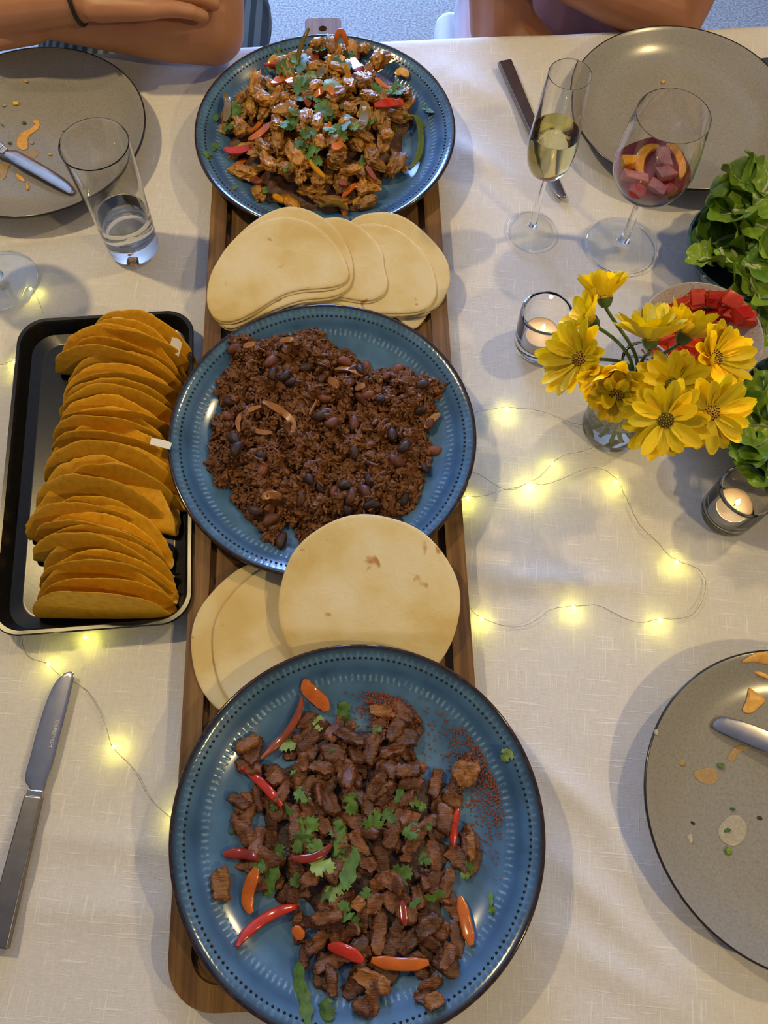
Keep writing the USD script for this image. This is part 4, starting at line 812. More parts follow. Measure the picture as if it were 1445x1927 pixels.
for i in range(n): F += [[(i + 1) % n, i, m_], [(len(rings) - 1) * n + i, (len(rings) - 1) * n + (i + 1) % n, m_ + 1]]
part(tr, 'tray', xf((V, np.array(F)), Rt, (*tc, T)), MT['blackpan'], 35)

def shell_mesh(R, seed):
    rs = np.random.RandomState(seed)
    a = np.linspace(0, 2 * PI, 72, endpoint=False); rr = R * (1 + .012 * np.sin(3 * a + seed) + .008 * np.sin(9 * a + seed * 2) + .006 * rs.randn(72))
    v, f = slab(np.stack([rr * np.cos(a), rr * np.sin(a)], 1), .0017, None, .0042)
    al = math.radians(5 + rs.rand() * 3); rho = .0065; a0 = PI / 2 - al; s0 = rho * a0
    u, s, t = v[:, 0], v[:, 1], v[:, 2] - .00085
    s_ = np.abs(s); sg = np.sign(s); ang = np.minimum(s_, s0) / rho; ex = np.maximum(s_ - s0, 0)
    y = rho * np.sin(ang) + ex * math.cos(a0); z = rho * (1 - np.cos(ang)) + ex * math.sin(a0)
    ny, nz = -np.sin(ang), np.cos(ang)                     # normal towards the inside
    bow = .0035 * (1 - (u / R) ** 2) * np.clip(ex / R, 0, 1) + .0015 * np.sin(u / R * 4 + seed) * np.clip(ex / R, 0, 1)
    V = np.stack([u, sg * (y + ny * t + bow), z + nz * t], 1)
    V[:, 2] += .0008 * (meshkit.noise(np.c_[u * 60, s * 60, u * 0 + seed], seed) - .5)
    return V, f
SH = [(200, 1740, 480, 1520, 972, 1752), (250, 1672, 560, 1455, 978, 1670), (232, 1590, 500, 1355, 962, 1610), (192, 1430, 480, 1225, 935, 1560), (300, 1400, 580, 1180, 925, 1480), (235, 1330, 540, 1152, 880, 1400), (162, 1320, 480, 1055, 850, 1330), (197, 1175, 520, 910, 942, 1255), (330, 1160, 650, 900, 968, 1310), (390, 1060, 650, 850, 1015, 1165), (370, 970, 680, 745, 1005, 1085),
      (262, 1005, 560, 720, 950, 1000), (305, 870, 610, 655, 960, 910), (310, 805, 650, 580, 960, 845), (355, 720, 690, 535, 985, 735), (352, 655, 700, 390, 990, 640), (400, 570, 740, 340, 1000, 560), (325, 405, 700, 195, 1000, 490), (420, 345, 760, 160, 1025, 470), (500, 310, 740, 110, 1055, 400)]
ORD = ['nearest', 'second', 'third', 'fourth', 'fifth', 'sixth', 'seventh', 'eighth', 'ninth', 'tenth', 'eleventh', 'twelfth', 'thirteenth', 'fourteenth', 'fifteenth', 'sixteenth', 'seventeenth', 'eighteenth', 'nineteenth', 'farthest']
for k, (lx, ly, ax, ay, rx, ry) in enumerate(SH):
    z0 = .0055 + .0010 * (k % 3)
    L, Rr = px(*zt(lx, ly), z0), px(*zt(rx, ry), z0); Mi = (L + Rr) / 2; du = (Rr - L); R0 = np.clip(np.linalg.norm(du) / 2, .0635, .0685); du /= np.linalg.norm(du)
    back = np.array([-du[1], du[0], 0]); A = np.array(zt(ax, ay)); best = None
    for th in np.radians(np.arange(28, 84, 1.)):
        e = proj(Mi + R0 * .97 * (back * math.cos(th) + np.array([0, 0, 1]) * math.sin(th)))[1] - A[1]
        if best is None or abs(e) < best[0]: best = (abs(e), th)
    th = best[1]; upv = back * math.cos(th) + np.array([0, 0, 1.]) * math.sin(th); nv = np.cross(upv, du)
    v, f = shell_mesh(R0, k + 1); B = np.stack([du, -nv, upv], 1)
    v = v @ B.T + Mi; v[:, 2] += max(0, T + .0038 - v[:, 2].min())
    single('taco_shell', (v, f), MT['shell'], f'{ORD[k]} yellow corn taco shell from the near end of the black tray' if 0 < k < 19 else f'{ORD[k]} yellow corn taco shell in the row on the black tray', 'taco shell', smooth=50)
for (cx, cy, w, h, rz, ty_, lb) in [(625, 130, .020, .030, .5, .9, 'white paper corner poking out behind the farthest taco shell'), (890, 785, .022, .007, -.25, .3, 'strip of white paper between the taco shells beside the blue platter'), (975, 235, .014, .016, -.6, .9, 'small white paper corner at the right of the farthest shells')]:
    p = px(*zt(cx, cy), .050); v, f = slab([(-w / 2, -h), (w / 2, -h), (w / 2, 0), (w * .1, h * .15), (-w / 2, 0)], .0003, lambda x, y: 6 * x * x, .004)
    single('paper', xf((v, f), rotm(rz, 0, ty_), p), MT['paper'], lb, 'paper')

# ================================================================== GLASSES
def lathe_thing(t, name, prof, m, c, n=72, label=None): return part(t, name, lathe(prof, n, (c[0], c[1], T + (c[2] if len(c) > 2 else 0))), m, 35, label)
# tumbler of water
c = px(253, 466)[:2]
t = thing('tumbler', 'tall clear glass tumbler with a little water left in its heavy base', 'glass', (*c, T + .0005)); TH = .158
lathe_thing(t, 'glass', [(0, .0), (.026, .0), (.0290, .002), (.0298, .006), (.0288, .010), (.0294, .0145), (.0302, .020), (.0306, .030), (.0355, TH - .003), (.0358, TH - .001), (.0352, TH), (.0346, TH - .001), (.0342, TH - .004), (.0288, .034), (.0280, .026), (.022, .0215), (0, .020)], MT['crystal'], (*c, .0005))
lathe_thing(t, 'water', [(0, .0198), (.0222, .0213), (.0283, .0258), (.0293, .034), (.0301, .056), (.0290, .0552), (0, .055)], MT['water'], (*c, .0005))
# flute
c = px(1000, 435)[:2]; FL = .2205
t = thing('champagne_flute', 'tall clear flute half full of pale sparkling wine', 'flute', (*c, T + .0005))
bowl_o = [(.0040, .090), (.012, .0935), (.019, .100), (.0235, .110), (.0258, .124), (.0262, .140), (.0245, .170), (.0212, FL - .001)]
bowl_i = [(.0206, FL - .001), (.0238, .170), (.0255, .140), (.0251, .124), (.0228, .1105), (.0180, .1012), (.011, .0955), (.0, .0940)]
lathe_thing(t, 'foot_rim', [(.0285, .0001), (.0296, .0002), (.0301, .0009), (.0296, .0017), (.0285, .0018), (.0285, .0001)], MT['crystal'], (*c, .0005), 96)
lathe_thing(t, 'foot', [(0, 0), (.0284, 0), (.0284, .0017), (.018, .0030), (.008, .0055), (.0052, .0090), (0, .0090)], MT['glass'], (*c, .0005), 96)
lathe_thing(t, 'bowl', [(0, .0092), (.0051, .0092), (.0045, .012), (.0036, .03), (.0034, .07)] + bowl_o + [(.0209, FL)] + bowl_i, MT['crystal'], (*c, .0005), 96)
lathe_thing(t, 'wine', [(0, .0938), (.0112, .0953), (.0183, .1010), (.0231, .1103), (.0254, .124), (.0258, .140), (.0251, .1510), (.0246, .1504), (0, .1500)], MT['champagne'], (*c, .0005), 72, 'pale golden sparkling wine')
# wine glass
def wine_glass(c, label, h=.192):
    t = thing('wine_glass', label, 'wine glass', (*c, T + .0005))
    o = [(.0050, .080), (.014, .0835), (.026, .092), (.036, .104), (.0415, .118), (.0432, .132), (.0422, .150), (.0395, .174), (.0372, h - .001)]
    i = [(.0366, h - .001), (.0385, .174), (.0416, .150), (.0426, .132), (.0409, .118), (.0354, .1048), (.0253, .0932), (.013, .0853), (0, .0842)]
    lathe_thing(t, 'foot_rim', [(.0412, .0001), (.0424, .0002), (.0430, .0010), (.0424, .0018), (.0412, .0019), (.0412, .0001)], MT['crystal'], (*c, .0005), 96)
    lathe_thing(t, 'foot', [(0, 0), (.0411, 0), (.0411, .0018), (.026, .0032), (.011, .0060), (.0070, .0095), (0, .0095)], MT['glass'], (*c, .0005), 96)
    lathe_thing(t, 'bowl', [(0, .0097), (.0068, .0097), (.0062, .011), (.0046, .022), (.0042, .05), (.0042, .070)] + o + [(.0369, h)] + i, MT['crystal'], (*c, .0005), 96)
    return t
cw = px(1170, 463)[:2]
t = wine_glass(cw, 'large wine glass of red sangria with chunks of fruit')
WS = .1215
lathe_thing(t, 'sangria', [(0, .0846), (.0128, .0857), (.0250, .0936), (.0351, .1052), (.0405, .1182), (.0409, WS), (.0402, WS - .0004), (0, WS - .0006)], MT['wine'], (*cw, .0005), 72, 'dark red sangria')
rng = random.Random(3)
def zw(x, y): return 1090 + x / 5.07, 150 + y / 5.07
def fruit(name, mesh, m, lb, cat): single(name, mesh, m, lb, cat)
for nm, x, y, dims, rz, m, lb, h in [('orange_chunk', 470, 785, (.0125, .0115, .007), .0, 'orange', 'square orange chunk at the left in the sangria', 0), ('apple_chunk', 540, 940, (.025, .009, .008), -.2, 'apple', 'long pink apple chunk at the left in the sangria', 0), ('apple_chunk', 800, 760, (.011, .019, .008), .15, 'apple', 'upright pink apple wedge in the middle of the sangria', .001),
    ('apple_chunk', 815, 905, (.014, .010, .008), .3, 'apple', 'square pink apple chunk right of the middle in the sangria', .001), ('apple_chunk', 735, 1035, (.016, .010, .007), -.7, 'apple', 'small pink apple wedge at the near side of the sangria', 0), ('strawberry_piece', 555, 1050, (.019, .016, .012), -.2, 'berry', 'red strawberry half at the near left of the sangria', -.002), ('strawberry_piece', 860, 1040, (.016, .014, .012), .2, 'berry', 'red strawberry half at the near right of the sangria', -.002)]:
    p = px(*zw(x, y), WS + .001); sd = rng.randrange(99); v, f = dice(*(np.array(dims) * 1.2), sd, .0015) if 'straw' not in nm else chunk(*dims, sd, 3, .8, .15, 1.2)
    fruit(nm, xf((v, f), rotm(rz, rng.uniform(-.15, .15), rng.uniform(-.15, .15)), p + [0, 0, h]), MT[m], lb, 'fruit')
for arc, lb in [([(740, 665), (640, 670), (585, 740), (570, 830), (600, 900)], 'curved orange slice left of the middle of the sangria'), ([(810, 660), (900, 690), (965, 770), (985, 860), (960, 940)], 'curved orange slice along the right side of the sangria')]:
    ps = smooth_open([px(*zw(*p), WS + .0012) for p in arc], 20); fruit('orange_slice', sweep(ps, .0115 if 'left' in lb else .0085, .006, .2, 10), MT['orange'], lb, 'fruit')
wine_glass(px(2, 528)[:2], 'wine glass at the left edge, only its clear foot in view')
# candles
def candle(c, label, lab2, lean=(0, 0)):
    t = thing('candle_glass', label, 'candle holder', (*c, T + .0005)); h = .058
    lathe_thing(t, 'glass', [(0, 0), (.0255, 0), (.0275, .0025), (.0280, .008), (.0285, h - .003), (.0280, h - .0007), (.0265, h), (.0250, h - .0008), (.0245, h - .004), (.0232, .016), (.0215, .0115), (0, .0105)], MT['crystal'], (*c, .0005))
    q = thing('tealight', lab2, 'candle', (*c, T + .0115))
    part(q, 'cup', lathe([(0, 0), (.0188, 0), (.0190, .012), (.0187, .012), (.0184, .0006), (0, .0006)], 48, (*c, T + .0115)), MT['tin'], 30, 'thin metal cup')
    wp_ = part(q, 'wax', lathe([(0, .0008), (.0182, .0008), (.0182, .0105), (.012, .0100), (0, .0096)], 48, (*c, T + .0115)), MT['wax'], 40)
    part(wp_, 'wick', tube([(c[0], c[1], T + .0205), (c[0] + .0003, c[1], T + .024), (c[0] + .0008, c[1], T + .0262)], .0006, 6), MT['wick'])
    part(q, 'flame', lathe([(0, 0), (.0016, .0015), (.0022, .004), (.0018, .0075), (.0008, .0105), (0, .012)], 16, (c[0] + .0006, c[1], T + .0252)), MT['flame'], True)
candle(px(1012, 646)[:2], 'clear candle glass left of the yellow flowers', 'lit tealight in the candle glass left of the flowers')
candle(px(1366, 966)[:2], 'clear candle glass in front of the lettuce bowl at the right edge', 'lit tealight in the candle glass at the right edge')

# ================================================================== FLOWERS IN A GLASS JAR
cv = px(1150, 803)[:2]; VH = .130
t = thing('flower_vase', 'small clear glass bottle vase holding the yellow daisies', 'vase', (*cv, T + .0005))
lathe_thing(t, 'glass', [(0, 0), (.0300, 0), (.0322, .0025), (.0326, .010), (.0326, .078), (.0300, .092), (.0235, .103), (.0222, .110), (.0222, VH - .004), (.0235, VH - .001), (.0225, VH), (.0205, VH - .002), (.0203, .110), (.0215, .1035), (.0280, .091), (.0306, .077), (.0306, .012), (.0290, .0075), (0, .0065)], MT['crystal'], (*cv, .0005))
lathe_thing(t, 'water', [(0, .0063), (.0292, .0073), (.0308, .0118), (.0308, .046), (.0300, .0452), (0, .045)], MT['water'], (*cv, .0005))
PET = [(0, -.10), (.25, -.22), (.55, -.30), (.80, -.26), (.93, -.15), (1.0, -.04), (.97, .02), (1.0, .07), (.92, .17), (.80, .27), (.55, .30), (.25, .22), (0, .10)]
def petal_mesh(L, w, cup, seed, twist=0.):
    P = np.array(PET) * [L, w / .6]
    def zf(x, y):
        u = x / L
        return cup * L * u * u + .9 * y * y / w - .0007 * np.cos(y / w * 9) * np.sin(np.clip(u, 0, 1) * PI) + twist * y * u * .5
    return slab(P, .0005, zf, .0032)
def daisy(xc, yc, h, n, r, label, disc, seed, npet=20, cup=.25, elev=.35, vary=.15, mouth=0.):
    rs = np.random.RandomState(seed); C = px(xc, yc, h); n = np.array(n, float); n /= np.linalg.norm(n)
    e1 = np.cross(n, [0, 0, 1.] if abs(n[2]) < .95 else [0, 1., 0]); e1 /= np.linalg.norm(e1); e2 = np.cross(n, e1); B = np.stack([e1, e2, n], 1)
    t = thing('daisy', label, 'flower', (cv[0], cv[1], T + .008))
    dr = .0070
    for k in range(npet):
        a = 2 * PI * k / npet + rs.uniform(-.1, .1); L = r * rs.uniform(1 - vary, 1 + vary * .5) - dr * .6; e = elev + rs.uniform(-.14, .14) + .18 * (k % 2)
        v, f = petal_mesh(L, rs.uniform(.0112, .0140), cup * rs.uniform(-.2, 1.), seed, rs.uniform(-.5, .5))
        Ry = rotm(0, -e, rs.uniform(-.25, .25)); v = v @ Ry.T + [dr * .6, 0, .0004 * (k % 3)]; v = v @ rotm(a).T
        part(t, 'petal', (v @ B.T + C, f), MT['petal'], 50)
    sv, sf = ico(2); dv = sv * [dr * 1.05, dr * 1.05, .0036]; dv[:, 2] += .0012
    dp = part(t, 'disc', (dv @ B.T + C, sf), MT['disc_green' if disc == 'green' else 'disc_yellow'], True, 'dark green centre' if disc == 'green' else 'yellow centre of small florets')
    fl = []
    s0, f0 = ico(0)
    for k in range(34):
        a = k * 2.39996; q = dr * math.sqrt(k / 34); fl.append(((s0 * [.0007, .0007, .0018] + [q * math.cos(a), q * math.sin(a), .0046 - .0022 * (q / dr) ** 2]) @ B.T + C, f0))
    part(dp, 'florets', fl, MT['floret_dark'] if disc != 'green' else MT['disc_yellow'], True, None, 'stuff')
    cal = lathe([(0, -.0085), (.0035, -.0080), (.0062, -.0045), (.0078, .0002), (.0070, .0006), (0, -.001)], 20); part(t, 'calyx', (cal[0] @ B.T + C, cal[1]), MT['calyx'], 30)
    q1 = C - n * .0082; a = rs.uniform(0, 2 * PI); mo = np.array([cv[0] + .012 * math.cos(mouth), cv[1] + .012 * math.sin(mouth), T + VH - .012]); bo = np.array([cv[0] - .016 * math.cos(mouth), cv[1] - .016 * math.sin(mouth), T + .011])
    path = smooth_open([bo, (bo + mo) / 2, mo, (mo + q1) / 2 + np.array([0, 0, .006]) - n * .004, q1], 20)
    part(t, 'stem', tube(path, .0017, 7), MT['stem'], 60)
cam_v = lambda p: (CP - p) / np.linalg.norm(CP - p)
vc = cam_v(px(1220, 700, .17))
H0 = .166
daisy(1252, 790, H0 + .016, vc + np.array([.05, -.25, 0]), .0365, 'yellow daisy with a dark green centre facing the camera, lowest of the bunch', 'green', 1, 24, .15, .12, mouth=-1.6)
daisy(1337, 776, H0 + .012, vc + np.array([.25, -.15, 0]), .0365, 'yellow daisy facing the camera at the lower right of the bunch', 'yellow', 2, 19, .15, .15, mouth=-.9)
daisy(1266, 726, H0 + .002, vc + np.array([.0, .12, 0]), .037, 'yellow daisy with a smooth dark centre in the middle of the bunch', 'green', 3, 20, .15, .22, mouth=-1.2)
daisy(1160, 744, H0 - .005, vc + np.array([-.15, -.45, -.1]), .026, 'small yellow daisy with a yellow centre at the lower left of the bunch', 'yellow', 4, 15, .2, .25, mouth=-2.4)
daisy(1155, 707, H0 + .003, vc + np.array([-.05, -.75, -.25]), .037, 'cup shaped yellow daisy above the small one at the left', 'green', 5, 19, .3, .55, mouth=-2.9)
daisy(1092, 676, H0, vc + np.array([-.7, .0, 0]), .038, 'yellow daisy at the far left of the bunch, beside the candle glass', 'yellow', 6, 21, .3, .3, mouth=3.1)
daisy(1112, 606, H0 - .010, (-.75, .35, .40), .031, 'yellow daisy seen from the side over the candle glass', 'yellow', 7, 20, .3, .55, mouth=2.6)
daisy(1138, 562, H0 - .006, (-.15, .75, .50), .033, 'yellow daisy turned away at the far top of the bunch', 'yellow', 8, 20, .3, .65, mouth=2.0)
daisy(1224, 640, H0 + .012, (-.05, .75, .75), .040, 'large yellow daisy seen from the side at the top centre of the bunch', 'yellow', 9, 24, .3, .45, mouth=1.4)
daisy(1288, 632, H0 + .004, (.45, .65, .55), .036, 'yellow daisy turned away over the tomato bowl', 'yellow', 10, 22, .3, .5, mouth=.8)
daisy(1344, 674, H0 + .008, vc + np.array([.6, .25, 0]), .035, 'yellow daisy at the far right of the bunch, facing right', 'yellow', 11, 22, .3, .3, mouth=.2)

# ================================================================== TOMATO BOWL AND SALAD BOWLS
cb = px(1322, 625, .066)[:2]; BR = px(1436, 625, .066)[0] - px(1322, 625, .066)[0]
t = thing('tomato_bowl', 'speckled cream bowl of chopped tomato behind the yellow flowers', 'bowl', (*cb, T))
BI = [(0, .006), (.025, .0065), (.036, .012), (.046, .026), (.054, .046), (BR - .0022, .066)]
lathe_thing(t, 'bowl', [(0, 0), (.026, 0), (.028, .002), (.038, .007), (.049, .024), (.057, .045), (BR, .0655), (BR - .0008, .0672), (BR - .0022, .066)] + BI[::-1][1:], MT['bowlwhite'], cb, 96)
rng = random.Random(9)
ht = Heap(cb, T, lambda r: np.interp(r, [a for a, _ in BI], [b for _, b in BI]), .06)
tom = [(p, None) for p in in_poly(shapely.Point(*cb).buffer(.030), 26, rng, .010)] + [(p, None) for p in in_poly(shapely.Point(*cb).buffer(.037), 30, rng, .012)] + [(p, None) for p in in_poly(shapely.Point(*cb).buffer(.044), 40, rng, .012)] + [(p, None) for p in in_poly(shapely.Point(*cb).buffer(.036), 20, rng, .013)]
tom += [((x, y), 1) for x, y in ((1300, 575), (1335, 575), (1368, 580), (1390, 592), (1262, 585), (1320, 590), (1352, 600), (1382, 615), (1285, 600), (1400, 610), (1340, 565), (1372, 605), (1310, 565), (1355, 580), (1330, 610), (1280, 570))]
for k, (p, hit_) in enumerate(tom):
    if hit_: p = tuple(ht.hit(*p, .045)[:2])
    v, f = dice(rng.uniform(.015, .021), rng.uniform(.012, .017), rng.uniform(.008, .012), 40 + k)
    v = v @ rotm(rng.uniform(0, 6.3), rng.uniform(-.6, .6), rng.uniform(-.6, .6)).T + [*p, T]; v = ht.drop(v, .6)
    single('tomato_piece', (v, f), MT['tomato' if k % 3 else 'tomato_skin'], f'chopped red tomato piece in the {sector(*p, cb, .036)} part of the cream bowl', 'tomato', f'chopped tomato in the {sector(*p, cb, .036)} of the bowl')
def salad_bowl(c, r, h, m, label, nrib=48):
    t = thing('salad_bowl', label, 'bowl', (*c, T))
    o = [(0, 0), (r * .5, 0), (r * .55, .002), (r * .72, h * .28), (r * .9, h * .68), (r, h * .985), (r - .0008, h)]
    i = [(r - .003, h * .985), (r * .88, h * .68), (r * .69, h * .30), (r * .5, .007), (0, .0055)]
    v, f = lathe(o + i, nrib * 4, (0, 0, 0)); rr = np.hypot(v[:, 0], v[:, 1]); a = np.arctan2(v[:, 1], v[:, 0])
    k = np.clip((rr / r - .55) / .2, 0, 1) * np.clip((1.02 - rr / r) / .03, 0, 1); s = 1 - .022 * k * np.abs(np.sin(a * nrib / 2)); v[:, 0] *= s; v[:, 1] *= s
    part(t, 'bowl', (v + [*c, T], f), m, 60)
    rb = [(r + .0006) * np.array([math.cos(x), math.sin(x), 0]) + [c[0], c[1], T + h] for x in np.linspace(0, 2 * PI, 97)]
    part(t, 'rim_edge', lathe([(r - .0030, h - .0010), (r - .0022, h + .0012), (r - .0004, h + .0012), (r + .0004, h - .0008), (r - .0016, h - .0014), (r - .0030, h - .0010)], 96, (*c, T)), m, 60)
csal = px(1416, 465, .050)[:2]; csd = px(1545, 800, .058)[:2]
salad_bowl(csal, .0725, .050, MT['teal'], 'ribbed teal salad bowl of green lettuce behind the tomato bowl')
salad_bowl(csd, px(1545, 800, .058)[0] - px(1379, 800, .058)[0], .058, MT['darkteal'], 'dark ribbed salad bowl of lettuce at the right edge, below the flowers')
def lettuce(C, size, rz, rx, ry, seed, label, group, dark=False, wid=.62):
    rs = np.random.RandomState(seed); n = 56; a = np.linspace(0, 2 * PI, n, endpoint=False)
    P = np.stack([size * (.5 + .5 * np.cos(a)), size * wid * np.sin(a) * (.35 + .65 * np.clip(.5 + .5 * np.cos(a), 0, 1) ** .45)], 1)
    fr = 1 + .075 * np.sin(a * 6 + seed) + .04 * np.sin(a * 11 + seed * 2) + .012 * rs.randn(n); P = (P - [size * .45, 0]) * fr[:, None]
    def zf(x, y):
        e = np.clip(np.abs(y) / (size * wid) , 0, 1); u = np.clip(x / size + .45, 0, 1)
        return size * (.13 * e * np.sin(x / size * 10 + seed) * (.4 + e) + .17 * (meshkit.fbm(np.c_[x / size * 5, y / size * 5, x * 0 + seed], 3, seed) - .5) + .35 * e * e - .25 * (u - .4) ** 2 + .05 * np.sin(y / size * 13 + x / size * 7) * e)
    t = thing('lettuce_leaf', label, 'lettuce', C, group); R = rotm(rz, ry, rx)
    bp = part(t, 'blade', xf(slab(P, .0007, zf, size * .040), R, C), MT['lettuce_dark' if dark else 'lettuce'], 60)
    xs = np.linspace(-.42, .30, 12) * size; rib = np.stack([xs, xs * 0 + .002 * np.sin(xs / size * 9), zf(xs, xs * 0) + .0010], 1)
    part(bp, 'midrib', xf(tube(rib, np.linspace(.0024, .0007, 12), 6), R, C), MT['rib'], 60, 'pale midrib')
LL, LG = 'crisp green lettuce leaf in the teal bowl behind the tomato', 'lettuce in the teal bowl'
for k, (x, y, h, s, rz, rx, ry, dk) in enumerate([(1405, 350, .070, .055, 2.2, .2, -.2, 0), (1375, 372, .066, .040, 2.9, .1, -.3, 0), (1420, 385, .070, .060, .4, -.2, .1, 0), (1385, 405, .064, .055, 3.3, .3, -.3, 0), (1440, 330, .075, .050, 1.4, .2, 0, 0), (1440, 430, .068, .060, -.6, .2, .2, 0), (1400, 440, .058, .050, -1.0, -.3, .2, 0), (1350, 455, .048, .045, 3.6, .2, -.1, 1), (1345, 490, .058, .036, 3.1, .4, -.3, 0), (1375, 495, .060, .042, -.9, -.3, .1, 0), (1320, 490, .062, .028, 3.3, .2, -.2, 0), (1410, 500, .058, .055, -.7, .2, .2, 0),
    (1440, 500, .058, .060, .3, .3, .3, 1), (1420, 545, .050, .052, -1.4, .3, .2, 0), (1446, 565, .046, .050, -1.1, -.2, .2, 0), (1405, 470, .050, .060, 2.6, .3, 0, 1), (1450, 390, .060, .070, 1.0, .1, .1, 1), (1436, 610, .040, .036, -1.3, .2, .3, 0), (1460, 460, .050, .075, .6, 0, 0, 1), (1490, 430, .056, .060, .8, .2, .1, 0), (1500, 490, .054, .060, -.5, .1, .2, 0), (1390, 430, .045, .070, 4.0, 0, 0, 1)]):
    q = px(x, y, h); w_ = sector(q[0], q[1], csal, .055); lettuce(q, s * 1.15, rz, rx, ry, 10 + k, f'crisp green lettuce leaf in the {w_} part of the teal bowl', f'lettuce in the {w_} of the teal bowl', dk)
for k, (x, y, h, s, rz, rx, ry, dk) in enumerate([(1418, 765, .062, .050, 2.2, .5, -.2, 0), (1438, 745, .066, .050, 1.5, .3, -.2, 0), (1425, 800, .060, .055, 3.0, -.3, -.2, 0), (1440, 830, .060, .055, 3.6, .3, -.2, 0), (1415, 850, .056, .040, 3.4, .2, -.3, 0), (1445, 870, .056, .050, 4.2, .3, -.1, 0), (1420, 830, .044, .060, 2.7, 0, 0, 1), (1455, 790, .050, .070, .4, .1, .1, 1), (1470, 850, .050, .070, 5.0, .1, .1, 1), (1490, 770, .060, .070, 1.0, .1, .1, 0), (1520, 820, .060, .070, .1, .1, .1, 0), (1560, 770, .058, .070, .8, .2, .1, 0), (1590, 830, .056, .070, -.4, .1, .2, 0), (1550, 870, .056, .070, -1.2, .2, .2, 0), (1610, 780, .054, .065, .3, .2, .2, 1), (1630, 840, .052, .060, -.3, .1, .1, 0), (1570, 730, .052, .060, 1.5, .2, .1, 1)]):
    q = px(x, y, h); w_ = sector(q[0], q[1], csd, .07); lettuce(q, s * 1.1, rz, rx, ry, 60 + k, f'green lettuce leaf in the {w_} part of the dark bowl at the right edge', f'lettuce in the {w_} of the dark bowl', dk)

# ================================================================== CUTLERY
BLD = [(0, .26), (.03, .27), (.055, .30), (.075, .42), (.095, .54), (.13, .60), (.25, .605), (.40, .60), (.55, .58), (.68, .54), (.78, .48), (.86, .40), (.92, .30), (.96, .18), (.985, .04), (.998, -.12), (1.0, -.22), (.993, -.32), (.975, -.38), (.93, -.405), (.80, -.41), (.6, -.41), (.4, -.40), (.2, -.38), (.05, -.32), (0, -.30)]
def knife(a, b, frac, label, m_blade, m_handle, side=1, bw=.0185, hw=.0125, text=None, blade_label=None):
    a, b = np.array(a), np.array(b); L = np.linalg.norm(b - a); e = (b - a) / L; s = np.cross([0, 0, 1.], e); s /= np.linalg.norm(s); n = np.cross(e, s)
    B = np.stack([e, s, n], 1); Lh = L * frac; Lb = L - Lh
    t = thing('table_knife', label, 'knife', (*((a + b) / 2)[:2], min(a[2], b[2])))
    P = smooth_closed(np.array(BLD) * [Lb, bw * side], 90); P[:, 0] += Lh
    bl = slab(P, .0015, lambda x, y: .0012 + 0 * x, .004, lambda x, y: .0018 - .0011 * np.clip(side * y / bw / .6, 0, 1))
    kp = part(t, 'blade', (bl[0] @ B.T + a, bl[1]), m_blade, 30, blade_label)
    sp = m3.Manifold.sphere(.0016, 16)
    h = m3.Manifold.batch_hull([sp.translate([x, y, z]) for x, w_, zz in ((.002, hw * .56, .0050), (Lh - .002, hw * .40, .0040)) for y in (-w_, w_) for z in (.0018, .0018 + zz)])
    part(t, 'handle', (arr(h)[0] @ B.T + a, arr(h)[1]), m_handle, 40)
    c = m3.Manifold.batch_hull([sp.scale([.7] * 3).translate([x, y, z]) for x, w_ in ((Lh - .002, hw * .40), (Lh + .004, hw * .36)) for y in (-w_, w_) for z in (.0016, .0042)])
    part(t, 'bolster', (arr(c)[0] @ B.T + a, arr(c)[1]), MT['steel'], 40)
    if text:
        tm = meshkit.text_mesh(text, .0030, .00012); v = np.array(tm.vertices); w_ = v[:, 0].max()
        v = np.stack([Lh + Lb * .60 - v[:, 0] * 1.25, -v[:, 1] - bw * .17, v[:, 2] + .00302], 1)
        v[:, 1] = -bw * .16 + (v[:, 1] + bw * .17 + .0015)
        part(kp, 'engraving', (v @ B.T + a, np.array(tm.faces)), MT['engrave'], False, 'small letters engraved along the blade')
    return t
kb = px(60, 1497, .003); kt = px(126, 1264, .003); kh = px(-4, 1784, .003)
ke = (kt - kh) / np.linalg.norm(kt - kh)
knife(kh, kt, np.linalg.norm(kb - kh) / np.linalg.norm(kt - kh), 'steel table knife with an engraved blade lying on the cloth at lower left', MT['steel'], MT['steel_dark'], 1, .0225, .0165, 'CARDYOH')
knife(px(948, 122, .002), px(1057, 376, .002), .58, 'dark steel knife lying on the cloth behind the champagne flute', MT['steel_dark'], MT['steel_dark'], -1, .0155, .0135)
knife(px(1432, 118, .002), px(1560, 420, .002), .55, 'dark steel knife at the top right edge, right of the clean plate', MT['steel_dark'], MT['steel_dark'], -1, .0165, .0140)
a_, b_ = px(6, 286, .017), px(142, 362, .013)
knife(a_ + (a_ - b_) * .80, b_, .80 / 1.80, 'smeared silver knife resting on the used plate at upper left', MT['steel'], MT['steel'], 1, .0175, .0130)
a_, b_ = px(1500, 1425, .020), px(1343, 1357, .0095)
knife(a_ + (a_ - b_) * .62, b_, .62 / 1.62, 'smeared silver knife resting on the used plate at lower right', MT['steel'], MT['steel'], -1, .0195, .0130)

